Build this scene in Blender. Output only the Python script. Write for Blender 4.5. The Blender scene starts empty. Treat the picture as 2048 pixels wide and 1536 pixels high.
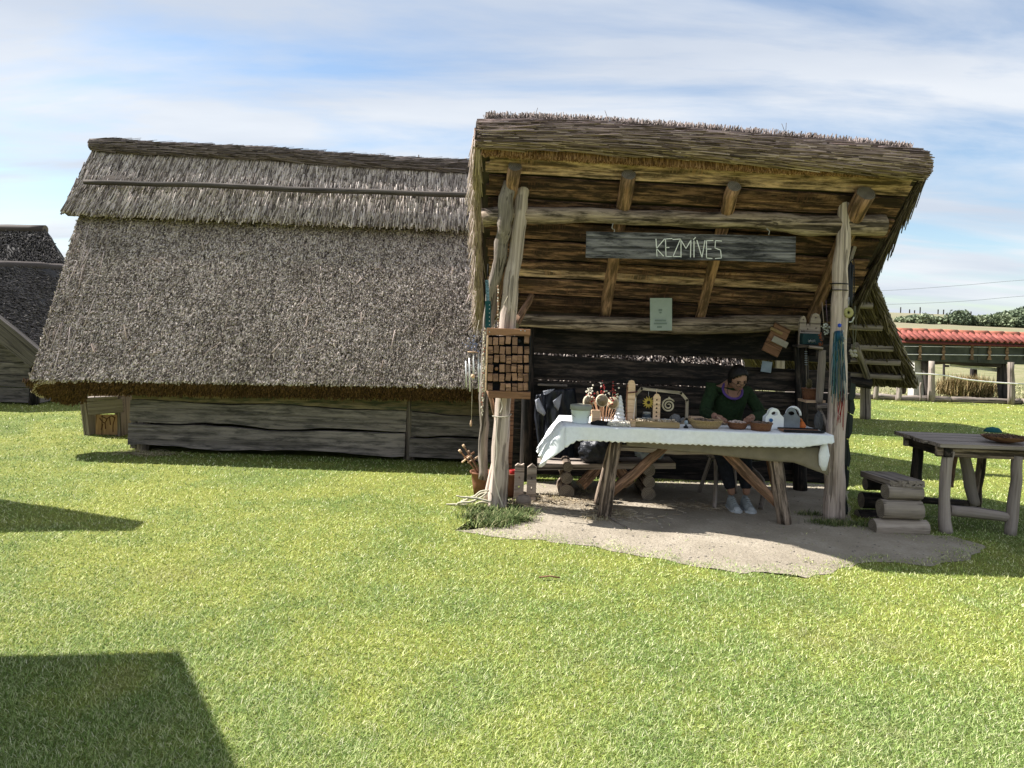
import bpy, bmesh, math, random
import numpy as np
from mathutils import Vector, Matrix, noise
random.seed(7); rng = np.random.default_rng(7)
scene = bpy.context.scene
V = Vector
# ---------------------------------------------------------------- camera
H, F, CX, CY, ROLL = 1.6, 1500.0, 1024.0, 645.0, 0.035
cd = bpy.data.cameras.new('camera'); cam = bpy.data.objects.new('camera', cd)
scene.collection.objects.link(cam); scene.camera = cam
cd.sensor_width = 36; cd.lens = 36 * F / 2048; cd.shift_y = -(768 - CY) / 2048
cd.clip_start = 0.1; cd.clip_end = 6000
cam.matrix_world = Matrix.Translation((0, 0, H)) @ Matrix.Rotation(math.radians(90), 4, 'X') @ Matrix.Rotation(ROLL, 4, 'Z')
# ---------------------------------------------------------------- light
SUN_EL = math.radians(46)
TOSUN = V((-0.955, 0.296, 0)).normalized() * math.cos(SUN_EL); TOSUN.z = math.sin(SUN_EL)
sd = bpy.data.lights.new('sun', 'SUN'); sd.energy = 5.0; sd.angle = math.radians(0.5); sd.color = (1.0, 0.965, 0.91)
sun = bpy.data.objects.new('sun', sd); scene.collection.objects.link(sun)
sun.rotation_euler = TOSUN.to_track_quat('Z', 'Y').to_euler()
world = bpy.data.worlds.new('World'); scene.world = world; world.use_nodes = True
wt = world.node_tree; wt.nodes.clear()
def wn(t, **k):
    n = wt.nodes.new(t)
    for a, b in k.items(): setattr(n, a, b)
    return n
sky = wn('ShaderNodeTexSky', sky_type='NISHITA', sun_disc=False)
sky.sun_elevation = SUN_EL; sky.sun_rotation = math.atan2(TOSUN.x, TOSUN.y)
sky.air_density = 1.0; sky.dust_density = 0.6; sky.ozone_density = 1.3
tc = wn('ShaderNodeTexCoord'); sep = wn('ShaderNodeSeparateXYZ'); wt.links.new(tc.outputs['Generated'], sep.inputs[0])
zz = wn('ShaderNodeMath', operation='ADD'); wt.links.new(sep.outputs[2], zz.inputs[0]); zz.inputs[1].default_value = 0.12
zm = wn('ShaderNodeMath', operation='MAXIMUM'); wt.links.new(zz.outputs[0], zm.inputs[0]); zm.inputs[1].default_value = 0.1
cx = wn('ShaderNodeMath', operation='DIVIDE'); cy = wn('ShaderNodeMath', operation='DIVIDE')
wt.links.new(sep.outputs[0], cx.inputs[0]); wt.links.new(zm.outputs[0], cx.inputs[1])
wt.links.new(sep.outputs[1], cy.inputs[0]); wt.links.new(zm.outputs[0], cy.inputs[1])
cmb = wn('ShaderNodeCombineXYZ'); wt.links.new(cx.outputs[0], cmb.inputs[0]); wt.links.new(cy.outputs[0], cmb.inputs[1])
mp = wn('ShaderNodeMapping'); wt.links.new(cmb.outputs[0], mp.inputs[0])
mp.inputs['Rotation'].default_value = (0, 0, 0.28); mp.inputs['Scale'].default_value = (0.55, 1.35, 1); mp.inputs['Location'].default_value = (3.6, 1.7, 0)
n1 = wn('ShaderNodeTexNoise'); wt.links.new(mp.outputs[0], n1.inputs['Vector']); n1.inputs['Scale'].default_value = 1.25
n1.inputs['Detail'].default_value = 9; n1.inputs['Roughness'].default_value = 0.56; n1.inputs['Distortion'].default_value = 0.35
r1 = wn('ShaderNodeValToRGB'); wt.links.new(n1.outputs['Fac'], r1.inputs[0])
r1.color_ramp.elements[0].position = 0.34; r1.color_ramp.elements[0].color = (0.12, 0.12, 0.12, 1)
r1.color_ramp.elements[1].position = 0.56; r1.color_ramp.elements[1].color = (0.93, 0.93, 0.93, 1)
n2 = wn('ShaderNodeTexNoise'); wt.links.new(mp.outputs[0], n2.inputs['Vector']); n2.inputs['Scale'].default_value = 0.9; n2.inputs['Detail'].default_value = 6
r2 = wn('ShaderNodeValToRGB'); wt.links.new(n2.outputs['Fac'], r2.inputs[0])
r2.color_ramp.elements[0].position = 0.35; r2.color_ramp.elements[0].color = (5.6, 6.2, 7.2, 1)
r2.color_ramp.elements[1].position = 0.65; r2.color_ramp.elements[1].color = (8.0, 8.3, 8.7, 1)
mx = wn('ShaderNodeMix', data_type='RGBA'); wt.links.new(r1.outputs[0], mx.inputs['Factor'])
skb = wn('ShaderNodeMix', data_type='RGBA', blend_type='MULTIPLY'); skb.inputs['Factor'].default_value = 1
wt.links.new(sky.outputs[0], skb.inputs['A']); skb.inputs['B'].default_value = (1.35, 1.45, 1.5, 1)
wt.links.new(skb.outputs['Result'], mx.inputs['A']); wt.links.new(r2.outputs[0], mx.inputs['B'])
bg = wn('ShaderNodeBackground'); wt.links.new(mx.outputs['Result'], bg.inputs[0]); bg.inputs[1].default_value = 0.05
wo = wn('ShaderNodeOutputWorld'); wt.links.new(bg.outputs[0], wo.inputs[0])
scene.view_settings.view_transform = 'Standard'; scene.view_settings.look = 'None'
scene.view_settings.exposure = 1.2; scene.view_settings.gamma = 1; scene.view_settings.use_curve_mapping = False
scene.render.engine = 'CYCLES'
scene.cycles.max_bounces = 6; scene.cycles.transparent_max_bounces = 6

# ---------------------------------------------------------------- geometry helpers
CR, SR = math.cos(ROLL), math.sin(ROLL)
def unroll(px, py):
    u, v = px - CX, py - CY
    return u * CR + v * SR, -u * SR + v * CR
def P(px, py, Y):                                   # a point of the place at distance Y
    u, v = unroll(px, py); return V((u / F * Y, Y, H - v / F * Y))
def onz(px, py, z=0.0):                             # where the line of sight meets the level z
    u, v = unroll(px, py); Y = (H - z) * F / v; return V((u / F * Y, Y, z))
GY = [(-50, 0), (30, 0), (60, .3), (150, 4.3), (400, 14), (600, 13), (3000, 4)]
def g(x, y):
    y = max(-50, y)
    for (a, za), (b, zb) in zip(GY, GY[1:]):
        if y <= b:
            return za + (zb - za) * (y - a) / (b - a)
    return 4
W = {}
def put(o, parent=None, M=None):
    M = M or Matrix.Identity(4)
    scene.collection.objects.link(o); W[o.name] = M
    if parent: o.parent = parent; o.matrix_basis = W[parent.name].inverted() @ M
    else: o.matrix_basis = M
    return o
def tag(o, label=None, cat=None, group=None, kind=None):
    if label: o['label'] = label
    if cat: o['category'] = cat
    if group: o['group'] = group
    if kind: o['kind'] = kind
    return o
def thing(name, label, cat, loc, group=None):
    o = bpy.data.objects.new(name, None); o.empty_display_size = .1
    put(o, None, Matrix.Translation(loc)); return tag(o, label, cat, group)
def mk(name, verts, faces, mat, parent=None, M=None, smooth=False, mats=None, mi=None):
    me = bpy.data.meshes.new(name); me.from_pydata([tuple(v) for v in verts], [], faces)
    for m in (mats or [mat]): me.materials.append(m)
    if mi: me.polygons.foreach_set('material_index', mi)
    if smooth: me.polygons.foreach_set('use_smooth', [True] * len(me.polygons))
    me.update(); return put(bpy.data.objects.new(name, me), parent, M)
def frame(p0, p1, up=V((0, 0, 1))):
    x = (V(p1) - V(p0)).normalized(); y = V(up).cross(x)
    if y.length < 1e-3: y = V((0, 1, 0)).cross(x)
    if y.length < 1e-3: y = V((1, 0, 0)).cross(x)
    y.normalize(); z = x.cross(y)
    return Matrix(((x.x, y.x, z.x, p0[0]), (x.y, y.y, z.y, p0[1]), (x.z, y.z, z.z, p0[2]), (0, 0, 0, 1)))
def box_vf(x0, x1, y0, y1, z0, z1):
    v = [(x, y, z) for x in (x0, x1) for y in (y0, y1) for z in (z0, z1)]
    f = [(0, 1, 3, 2), (4, 6, 7, 5), (0, 4, 5, 1), (2, 3, 7, 6), (0, 2, 6, 4), (1, 5, 7, 3)]
    return v, f
def box(name, c, s, mat, parent=None, rz=0, bev=.004, R=None):
    """bevelled block, centre c, size s"""
    bm = bmesh.new(); bmesh.ops.create_cube(bm, size=1)
    for v in bm.verts: v.co = V((v.co.x * s[0], v.co.y * s[1], v.co.z * s[2]))
    if bev: bmesh.ops.bevel(bm, geom=bm.edges[:], offset=min(bev, min(s) * .3), segments=1, affect='EDGES')
    me = bpy.data.meshes.new(name); bm.to_mesh(me); bm.free(); me.materials.append(mat)
    M = Matrix.Translation(c) @ (R if R else Matrix.Rotation(rz, 4, 'Z'))
    return put(bpy.data.objects.new(name, me), parent, M)
def board(name, p0, p1, w, t, mat, parent=None, up=(0, 0, 1), seg=8, wav=.0, taper=0, wig=None):
    """plank: long axis p0-p1, width w along up, thickness t, uneven edges"""
    p0, p1 = V(p0), V(p1); L = (p1 - p0).length; M = frame(p0, p1, up); s = random.uniform(0, 99)
    vs, fs = [], []
    for i in range(seg + 1):
        x = L * i / seg
        a = wav * (noise.noise((x * 1.3 + s, 0, 0)) * 1.6); b = wav * (noise.noise((x * 1.3 + s, 9, 0)) * 1.6)
        k = 1 - taper * i / seg
        zt, zb = w / 2 * k + a, -w / 2 * k + b
        for y, z in ((-t / 2, zb), (t / 2, zb), (t / 2, zt), (-t / 2, zt)): vs.append((x, y, z))
    for i in range(seg):
        o = i * 4
        for j in range(4):
            k = (j + 1) % 4; fs.append((o + j, o + k, o + 4 + k, o + 4 + j))
    fs.append((0, 3, 2, 1)); o = seg * 4; fs.append((o, o + 1, o + 2, o + 3))
    return mk(name, vs, fs, mat, parent, M)
def wplank(name, x0, x1, y, zb, zt, t, mat, parent, n=22):
    """plank between two wavy edge curves zb(x), zt(x) that its neighbours share"""
    vs, fs = [], []; zc = (zb(x0) + zt(x0)) / 2
    for i in range(n + 1):
        x = x0 + (x1 - x0) * i / n
        for yy, z in ((-t / 2, zb(x)), (t / 2, zb(x)), (t / 2, zt(x)), (-t / 2, zt(x))): vs.append((x - x0, yy, z - zc))
    for i in range(n):
        o = i * 4
        for j in range(4): k = (j + 1) % 4; fs.append((o + j, o + k, o + 4 + k, o + 4 + j))
    fs.append((0, 3, 2, 1)); o = n * 4; fs.append((o, o + 1, o + 2, o + 3))
    return mk(name, vs, fs, mat, parent, Matrix.Translation((x0, y, zc)))
def tube(name, pts, rad, mat, parent=None, sides=9, wob=.0, end=None, closed=False, smooth=True, flat=1.0):
    pts = [V(p) for p in pts]
    if not hasattr(rad, '__len__'): rad = [rad] * len(pts)
    M = frame(pts[0], pts[-1] if (pts[-1] - pts[0]).length > 1e-4 else pts[1]); Mi = M.inverted()
    pts = [Mi @ p for p in pts]; n = len(pts); vs, fs, mi = [], [], []
    ref = V((0, 0, 1)); s = random.uniform(0, 99)
    for i, p in enumerate(pts):
        if closed: t = pts[(i + 1) % n] - pts[i - 1]
        else: t = pts[min(i + 1, n - 1)] - pts[max(i - 1, 0)]
        t.normalize(); a = ref - t * ref.dot(t)
        if a.length < 1e-4: a = V((0, 1, 0)) - t * t.y
        a.normalize(); b = t.cross(a); ref = a
        for j in range(sides):
            th = 2 * math.pi * j / sides
            r = rad[i] * (1 + wob * noise.noise((math.cos(th) * 1.2 + s, math.sin(th) * 1.2, p.length * 2.5)) * 2)
            vs.append(p + a * math.cos(th) * r * flat + b * math.sin(th) * r)
    m = n if closed else n - 1
    for i in range(m):
        for j in range(sides):
            k = (j + 1) % sides; i2 = (i + 1) % n
            fs.append((i * sides + j, i * sides + k, i2 * sides + k, i2 * sides + j)); mi.append(0)
    if not closed:
        fs.append(tuple(range(sides - 1, -1, -1))); fs.append(tuple((n - 1) * sides + j for j in range(sides)))
        mi += [1 if end else 0] * 2
    o = mk(name, vs, fs, mat, parent, M, mats=[mat, end] if end else None, mi=mi)
    if smooth: o.data.polygons.foreach_set('use_smooth', [len(p.vertices) <= 4 for p in o.data.polygons])
    return o
def sub(pts, k=4, jit=0.0):
    """smooth a polyline (Catmull-Rom) with optional crookedness"""
    pts = [V(p) for p in pts]; out = []; n = len(pts)
    for i in range(n - 1):
        a, b, c, d = pts[max(i - 1, 0)], pts[i], pts[i + 1], pts[min(i + 2, n - 1)]
        for j in range(k):
            t = j / k
            q = .5 * ((2 * b) + (c - a) * t + (2 * a - 5 * b + 4 * c - d) * t * t + (3 * b - a - 3 * c + d) * t ** 3)
            out.append(q)
    out.append(pts[-1])
    if jit:
        s = random.uniform(0, 99)
        out = [p + V((noise.noise((i * .5 + s, 0, 0)), noise.noise((i * .5 + s, 5, 0)), noise.noise((i * .5 + s, 9, 0)))) * jit for i, p in enumerate(out)]
    return out
def lerpr(r, n):
    return list(np.interp(np.linspace(0, 1, n), np.linspace(0, 1, len(r)), r))
def log(name, pts, r, mat, parent=None, jit=.012, k=4, sides=11, wob=.07, end=None):
    q = sub(pts, k, 0); n = len(q); s = random.uniform(0, 99)
    q = [p + V((noise.noise((i * .45 + s, 0, 0)), noise.noise((i * .45 + s, 5, 0)), noise.noise((i * .45 + s, 9, 0)))) * jit for i, p in enumerate(q)]
    rr = lerpr(r if hasattr(r, '__len__') else [r, r], n)
    return tube(name, q, rr, mat, parent, sides, wob, end or M_END)
def lathe(name, prof, c, mat, parent=None, n=20, sx=1, sy=1, M=None, smooth=True):
    vs = []; fs = []; m = len(prof)
    for r, z in prof:
        for j in range(n):
            a = 2 * math.pi * j / n; vs.append((r * math.cos(a) * sx, r * math.sin(a) * sy, z))
    for i in range(m - 1):
        for j in range(n):
            k = (j + 1) % n; fs.append((i * n + j, i * n + k, (i + 1) * n + k, (i + 1) * n + j))
    if prof[0][0] > 1e-4: fs.append(tuple(range(n - 1, -1, -1)))
    if prof[-1][0] > 1e-4: fs.append(tuple((m - 1) * n + j for j in range(n)))
    return mk(name, vs, fs, mat, parent, Matrix.Translation(c) @ (M or Matrix.Identity(4)), smooth=smooth)
def extrude(name, outline, t, mat, parent=None, M=None, holes=()):
    """outline in local XZ, thickness t along local Y; holes: list of outlines"""
    bm = bmesh.new(); es = []
    for ol in [outline] + list(holes):
        vv = [bm.verts.new((x, -t / 2, z)) for x, z in ol]
        es += [bm.edges.new((vv[i], vv[(i + 1) % len(vv)])) for i in range(len(vv))]
    r = bmesh.ops.triangle_fill(bm, use_beauty=True, use_dissolve=False, edges=es, normal=(0, -1, 0))
    ff = [f for f in r['geom'] if isinstance(f, bmesh.types.BMFace)]
    e = bmesh.ops.extrude_face_region(bm, geom=ff)
    for v in e['geom']:
        if isinstance(v, bmesh.types.BMVert): v.co.y += t
    bmesh.ops.recalc_face_normals(bm, faces=bm.faces[:])
    me = bpy.data.meshes.new(name); bm.to_mesh(me); bm.free(); me.materials.append(mat)
    return put(bpy.data.objects.new(name, me), parent, M)
def npmesh(name, verts, quads, tris, mat, parent=None, rnd=None, kind=None):
    """fast mesh from numpy arrays; rnd is a per-vertex random value kept as an attribute"""
    me = bpy.data.meshes.new(name); nv, nq, nt = len(verts), len(quads), len(tris)
    me.vertices.add(nv); me.vertices.foreach_set('co', np.asarray(verts, dtype=np.float32).ravel())
    me.loops.add(nq * 4 + nt * 3)
    li = np.concatenate([np.asarray(quads, dtype=np.int32).ravel(), np.asarray(tris, dtype=np.int32).ravel()])
    me.loops.foreach_set('vertex_index', li); me.polygons.add(nq + nt)
    ls = np.concatenate([np.arange(nq) * 4, nq * 4 + np.arange(nt) * 3]).astype(np.int32)
    me.polygons.foreach_set('loop_start', ls)
    me.materials.append(mat); me.update(calc_edges=True)
    if rnd is not None:
        a = me.attributes.new('rnd', 'FLOAT', 'POINT'); a.data.foreach_set('value', np.asarray(rnd, dtype=np.float32))
    o = bpy.data.objects.new(name, me)
    put(o, parent, Matrix.Translation(W[parent.name].to_translation()) if parent else None)
    if parent:
        loc = np.array(W[parent.name].to_translation()); co = np.asarray(verts, dtype=np.float32) - loc
        me.vertices.foreach_set('co', co.astype(np.float32).ravel()); me.update()
    if kind: o['kind'] = kind
    return o
def unit(a): return a / np.maximum(np.linalg.norm(a, axis=1, keepdims=True), 1e-9)
def grassblades(name, B, D, S, L, Wd, bend, mat, parent=None, kind='stuff'):
    n = len(B); L = L[:, None]; Wd = Wd[:, None]
    v = np.empty((n, 5, 3)); mid = B + D * L * .55 + bend * L * .12
    v[:, 0] = B - S * Wd * .5; v[:, 1] = B + S * Wd * .5
    v[:, 2] = mid - S * Wd * .38; v[:, 3] = mid + S * Wd * .38; v[:, 4] = B + D * L + bend * L * .5
    b = (np.arange(n) * 5)[:, None]
    q = b + np.array([[0, 1, 3, 2]]); t = b + np.array([[2, 3, 4]])
    return npmesh(name, v.reshape(-1, 3), q, t, mat, parent, np.repeat(rng.random(n), 5), kind)
def straws(name, B, D, N, L, Wd, mat, parent=None, kind='stuff', tone=None):
    """reed ends: three-sided prisms with a cut end, from B along D, N is the outward side"""
    n = len(B); L = L[:, None]; Wd = Wd[:, None]; S = unit(np.cross(D, N)); U = unit(np.cross(S, D))
    v = np.empty((n, 6, 3)); e = B + D * L
    for k, (q, s) in enumerate(((B, 0), (e, 3))):
        v[:, s] = q - S * Wd * .5; v[:, s + 1] = q + S * Wd * .5; v[:, s + 2] = q + U * Wd * .55
    b = (np.arange(n) * 6)[:, None]
    q = np.concatenate([b + np.array([[1, 2, 5, 4]]), b + np.array([[2, 0, 3, 5]]), b + np.array([[0, 1, 4, 3]])])
    t = b + np.array([[3, 4, 5]])
    r = rng.random(n) if tone is None else tone
    return npmesh(name, v.reshape(-1, 3), q, t, mat, parent, np.repeat(r, 6), kind)
def bil(A, B, C, D, u, v):
    A, B, C, D = (np.array(p) for p in (A, B, C, D)); u = u[:, None]; v = v[:, None]
    return (A * (1 - u) + B * u) * (1 - v) + (D * (1 - u) + C * u) * v
def thatch_on(name, A, B, C, D, n, L, Wd, lift, mat, parent, jit=.25, u0=0, u1=1, v0=0, v1=1, off=0, flat=.5, tone=None):
    """A,B ridge ends, C,D eave ends: reeds running down the slope with their tips lifted"""
    u = rng.uniform(u0, u1, n); v = rng.uniform(v0, v1, n)
    Pn = bil(A, B, C, D, u, v)
    N = np.array(((V(B) - V(A)).cross(V(D) - V(A))).normalized())
    if N[2] < 0: N = -N
    dn = unit(bil(A, B, C, D, u, v * 0 + 1) - bil(A, B, C, D, u, v * 0))
    D_ = unit(dn + rng.normal(0, jit, (n, 3)) + N * (lift + rng.normal(0, lift * flat, (n, 1))))
    Ln = L * rng.uniform(.6, 1.4, n)
    Pn = Pn + N * (off + rng.uniform(-.012, .008, (n, 1))) - D_ * Ln[:, None] * .6
    return straws(name, Pn, D_, np.tile(N, (n, 1)), Ln, Wd * rng.uniform(.6, 1.5, n), mat, parent, tone=tone)
def slab(name, A, B, C, D, th, mat, parent, nu=24, nv=10, amp=.02):
    A, B, C, D = V(A), V(B), V(C), V(D); N = (B - A).cross(D - A).normalized()
    if N.z < 0: N = -N
    vs, fs = [], []; s = random.uniform(0, 50)
    for k in (0, 1):
        for i in range(nu + 1):
            for j in range(nv + 1):
                u, v = i / nu, j / nv; p = A.lerp(B, u).lerp(D.lerp(C, u), v)
                p = p + N * (noise.noise(p * 1.7 + V((s, 0, 0))) * amp * 1.5 + noise.noise(p * 7) * amp * .6)
                if k: p = p - N * th
                if j == nv and k: p = p - (D - A).normalized() * th * .35
                vs.append(p)
    o = (nu + 1) * (nv + 1); idx = lambda k, i, j: k * o + i * (nv + 1) + j
    for i in range(nu):
        for j in range(nv):
            fs.append((idx(0, i, j), idx(0, i + 1, j), idx(0, i + 1, j + 1), idx(0, i, j + 1)))
            fs.append((idx(1, i, j), idx(1, i, j + 1), idx(1, i + 1, j + 1), idx(1, i + 1, j)))
    for i in range(nu):
        fs.append((idx(0, i, 0), idx(1, i, 0), idx(1, i + 1, 0), idx(0, i + 1, 0)))
        fs.append((idx(0, i, nv), idx(0, i + 1, nv), idx(1, i + 1, nv), idx(1, i, nv)))
    for j in range(nv):
        fs.append((idx(0, 0, j), idx(0, 0, j + 1), idx(1, 0, j + 1), idx(1, 0, j)))
        fs.append((idx(0, nu, j), idx(1, nu, j), idx(1, nu, j + 1), idx(0, nu, j + 1)))
    M = Matrix.Translation(A)
    return mk(name, [v - A for v in vs], fs, mat, parent, M)

# ---------------------------------------------------------------- materials
def nt(name):
    m = bpy.data.materials.new(name); m.use_nodes = True; t = m.node_tree
    b = t.nodes['Principled BSDF']; b.inputs['Specular IOR Level'].default_value = .22; return m, t, b
def N_(t, ty, **k):
    n = t.nodes.new(ty)
    for a, c in k.items(): setattr(n, a, c)
    return n
def ramp(t, fac, stops):
    r = N_(t, 'ShaderNodeValToRGB'); e = r.color_ramp.elements
    while len(e) < len(stops): e.new(.5)
    for i, (p, c) in enumerate(stops): e[i].position = p; e[i].color = (*c, 1)
    t.links.new(fac, r.inputs[0]); return r.outputs[0]
def mixc(t, fac, a, b, mode='MIX'):
    m = N_(t, 'ShaderNodeMix', data_type='RGBA', blend_type=mode)
    for s, x in (('Factor', fac), ('A', a), ('B', b)):
        if hasattr(x, 'links') or hasattr(x, 'is_linked'): t.links.new(x, m.inputs[s])
        elif isinstance(x, tuple): m.inputs[s].default_value = (*x, 1)
        else: m.inputs[s].default_value = x
    return m.outputs['Result']
def noi(t, vec, scale, detail=5, rough=.6, dist=0):
    n = N_(t, 'ShaderNodeTexNoise'); n.inputs['Scale'].default_value = scale; n.inputs['Detail'].default_value = detail
    n.inputs['Roughness'].default_value = rough; n.inputs['Distortion'].default_value = dist
    if vec: t.links.new(vec, n.inputs['Vector'])
    return n.outputs['Fac']
def bump(t, b, h, strength, dist=.01):
    n = N_(t, 'ShaderNodeBump'); n.inputs['Strength'].default_value = strength; n.inputs['Distance'].default_value = dist
    t.links.new(h, n.inputs['Height']); t.links.new(n.outputs[0], b.inputs['Normal'])
def coords(t, scale=(1, 1, 1), rand=True):
    c = N_(t, 'ShaderNodeTexCoord'); v = c.outputs['Object']
    if rand:
        oi = N_(t, 'ShaderNodeObjectInfo'); s = N_(t, 'ShaderNodeVectorMath', operation='SCALE')
        cb = N_(t, 'ShaderNodeCombineXYZ')
        for i in range(3): t.links.new(oi.outputs['Random'], cb.inputs[i])
        t.links.new(cb.outputs[0], s.inputs[0]); s.inputs['Scale'].default_value = 37
        a = N_(t, 'ShaderNodeVectorMath', operation='ADD'); t.links.new(v, a.inputs[0]); t.links.new(s.outputs[0], a.inputs[1]); v = a.outputs[0]
    m = N_(t, 'ShaderNodeMapping'); m.inputs['Scale'].default_value = scale; t.links.new(v, m.inputs[0]); return m.outputs[0]
def wood(name, dark, mid, light, g=26, lx=1.6, stain=(.02, .015, .01), st=.0, crack=.6, bs=.6, rough=.85, tick=0):
    """long grain along local X"""
    dark, mid, light = [(q[0] * 1.04, q[1] * .97, q[2] * .99) for q in (dark, mid, light)]
    m, t, b = nt(name); g = g * 2.1; v = coords(t, (lx, g, g)); f = noi(t, v, 1, 7, .66, .12)
    c = ramp(t, f, [(.3, dark), (.5, mid), (.72, light)])
    vb = coords(t, (1.1, 3, 3)); f2 = noi(t, vb, 1.4, 4, .6)
    c = mixc(t, ramp(t, f2, [(.35, (0, 0, 0)), (.7, (.55, .55, .55))]), c, light)
    if st:
        vs = coords(t, (2.0, 13, 13)); f3 = noi(t, vs, 1.6, 6, .7, .3)
        c = mixc(t, ramp(t, f3, [(.5 - st * .2, (0, 0, 0)), (.66 - st * .15, (.92, .92, .92))]), c, stain)
    if tick:                                                 # saw marks across the board
        ft = noi(t, coords(t, (55, 3, 5)), 1, 3, .6); fm = noi(t, coords(t, (2.5, 5, 9)), 1, 3, .6)
        mu = N_(t, 'ShaderNodeMath', operation='MULTIPLY'); t.links.new(ramp(t, ft, [(.48, (0, 0, 0)), (.62, (1, 1, 1))]), mu.inputs[0]); t.links.new(ramp(t, fm, [(.48, (0, 0, 0)), (.6, (1, 1, 1))]), mu.inputs[1])
        c = mixc(t, N_mul(t, mu.outputs[0], tick), c, dark)
    vc = coords(t, (lx * .45, g * .6, g * .6)); fc = noi(t, vc, 1, 3, .5, .2)
    cr = ramp(t, fc, [(.385, (1, 1, 1)), (.43, (0, 0, 0))])
    c = mixc(t, N_mul(t, cr, crack), c, tuple(x * .25 for x in dark))
    oi = N_(t, 'ShaderNodeObjectInfo'); hv = N_(t, 'ShaderNodeHueSaturation')
    mr = N_(t, 'ShaderNodeMapRange'); t.links.new(oi.outputs['Random'], mr.inputs[0]); mr.inputs[3].default_value = .7; mr.inputs[4].default_value = 1.28
    t.links.new(mr.outputs[0], hv.inputs['Value']); t.links.new(c, hv.inputs['Color']); t.links.new(hv.outputs[0], b.inputs['Base Color'])
    b.inputs['Roughness'].default_value = rough
    ad = N_(t, 'ShaderNodeMath', operation='SUBTRACT'); t.links.new(f, ad.inputs[0]); t.links.new(cr, ad.inputs[1]); bump(t, b, ad.outputs[0], bs, .008)
    return m
def N_mul(t, a, k):
    n = N_(t, 'ShaderNodeMath', operation='MULTIPLY'); t.links.new(a, n.inputs[0]); n.inputs[1].default_value = k; return n.outputs[0]
def plain(name, col, rough=.7, var=.15, scale=12, bs=.2, metal=0, bd=.004, trans=0):
    m, t, b = nt(name); v = coords(t); f = noi(t, v, scale, 5, .6)
    lo = tuple(x * (1 - var * 1.6) for x in col); hi = tuple(min(1, x * (1 + var)) for x in col)
    t.links.new(ramp(t, f, [(.3, lo), (.7, hi)]), b.inputs['Base Color'])
    b.inputs['Roughness'].default_value = rough; b.inputs['Metallic'].default_value = metal
    if bs: bump(t, b, noi(t, v, scale * 4, 3), bs, bd)
    return m
def strawmat(name, stops, rough=.75, patch=None, trans=0.0):
    if not any(q in name for q in ('leaf', 'blade')): stops = [(p_, (q[0] * 1.02, q[1] * .975, q[2] * .97)) for p_, q in stops]
    if any(q in name for q in ('roll', 'golden', 'verge', 'ridge', 'brown_cut')): stops = [(p_, (q[0] * 1.02, q[1] * .94, q[2] * 1.02)) for p_, q in stops]
    m, t, b = nt(name); a = N_(t, 'ShaderNodeAttribute', attribute_name='rnd'); c = ramp(t, a.outputs['Fac'], stops)
    ge = N_(t, 'ShaderNodeNewGeometry'); f = noi(t, ge.outputs['Position'], 1.6, 5, .6)
    c = mixc(t, ramp(t, f, [(.35, (.72, .72, .72)), (.62, (1.12, 1.12, 1.12))]), c, c)
    mm = mixc(t, 1.0, c, ramp(t, f, [(.33, (.72, .71, .69)), (.5, (.9, .9, .9)), (.66, (1, 1, 1))]), 'MULTIPLY')
    t.links.new(mm, b.inputs['Base Color']); b.inputs['Roughness'].default_value = rough
    return m
def endgrain():
    m, t, b = nt('end_grain'); v = coords(t, (1, 1, 1), False)
    sp = N_(t, 'ShaderNodeSeparateXYZ'); t.links.new(v, sp.inputs[0]); cb = N_(t, 'ShaderNodeCombineXYZ')
    t.links.new(sp.outputs[1], cb.inputs[0]); t.links.new(sp.outputs[2], cb.inputs[1])
    w = N_(t, 'ShaderNodeTexWave', wave_type='RINGS', rings_direction='Z'); w.inputs['Scale'].default_value = 22; w.inputs['Distortion'].default_value = 2.5
    t.links.new(cb.outputs[0], w.inputs['Vector'])
    c = ramp(t, w.outputs['Fac'], [(.1, (.13, .105, .08)), (.9, (.25, .215, .17))])
    f = noi(t, v, 9, 5); c = mixc(t, ramp(t, f, [(.45, (0, 0, 0)), (.7, (.7, .7, .7))]), c, (.09, .075, .06))
    t.links.new(c, b.inputs['Base Color']); b.inputs['Roughness'].default_value = .9; bump(t, b, w.outputs['Fac'], .3, .003); return m
M_END = endgrain()
M_GREY = wood('weathered_grey_wood', (.07, .06, .048), (.19, .165, .135), (.36, .33, .28), 28, 1.0, crack=.8, bs=.9)
M_POST = wood('sunbleached_post_wood', (.17, .138, .112), (.38, .325, .27), (.62, .555, .48), 26, .7, crack=.5, bs=.9)
M_BEAM = wood('beam_wood', (.1, .078, .056), (.27, .215, .155), (.46, .385, .3), 24, .9, st=.3, crack=.85, bs=.9)
M_RAFT = wood('rafter_wood', (.17, .095, .055), (.34, .205, .125), (.47, .31, .2), 20, 1.6, (.08, .05, .03), .5)
M_TAN = wood('pale_roof_board', (.4, .25, .15), (.6, .42, .28), (.74, .57, .42), 24, 1.5, (.045, .03, .02), .5, .4, tick=.7)
M_BRD = wood('brown_roof_board', (.12, .062, .04), (.29, .165, .1), (.5, .315, .2), 24, 1.5, (.014, .01, .008), .8, .55, tick=.8)
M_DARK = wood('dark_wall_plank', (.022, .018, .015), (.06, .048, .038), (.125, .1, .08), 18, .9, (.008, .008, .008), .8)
M_PLK = wood('hut_wall_plank', (.1, .092, .082), (.19, .175, .155), (.29, .27, .24), 18, .9, (.06, .055, .05), .25, .4)
M_PLKB = wood('hut_wall_plank_warm', (.1, .08, .045), (.18, .15, .09), (.26, .22, .14), 14, .6, (.04, .05, .03), .4, .3)
M_SIGN = wood('grey_sign_wood', (.055, .058, .062), (.135, .138, .142), (.26, .26, .262), 24, 1.2, (.012, .012, .014), .5)
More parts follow.
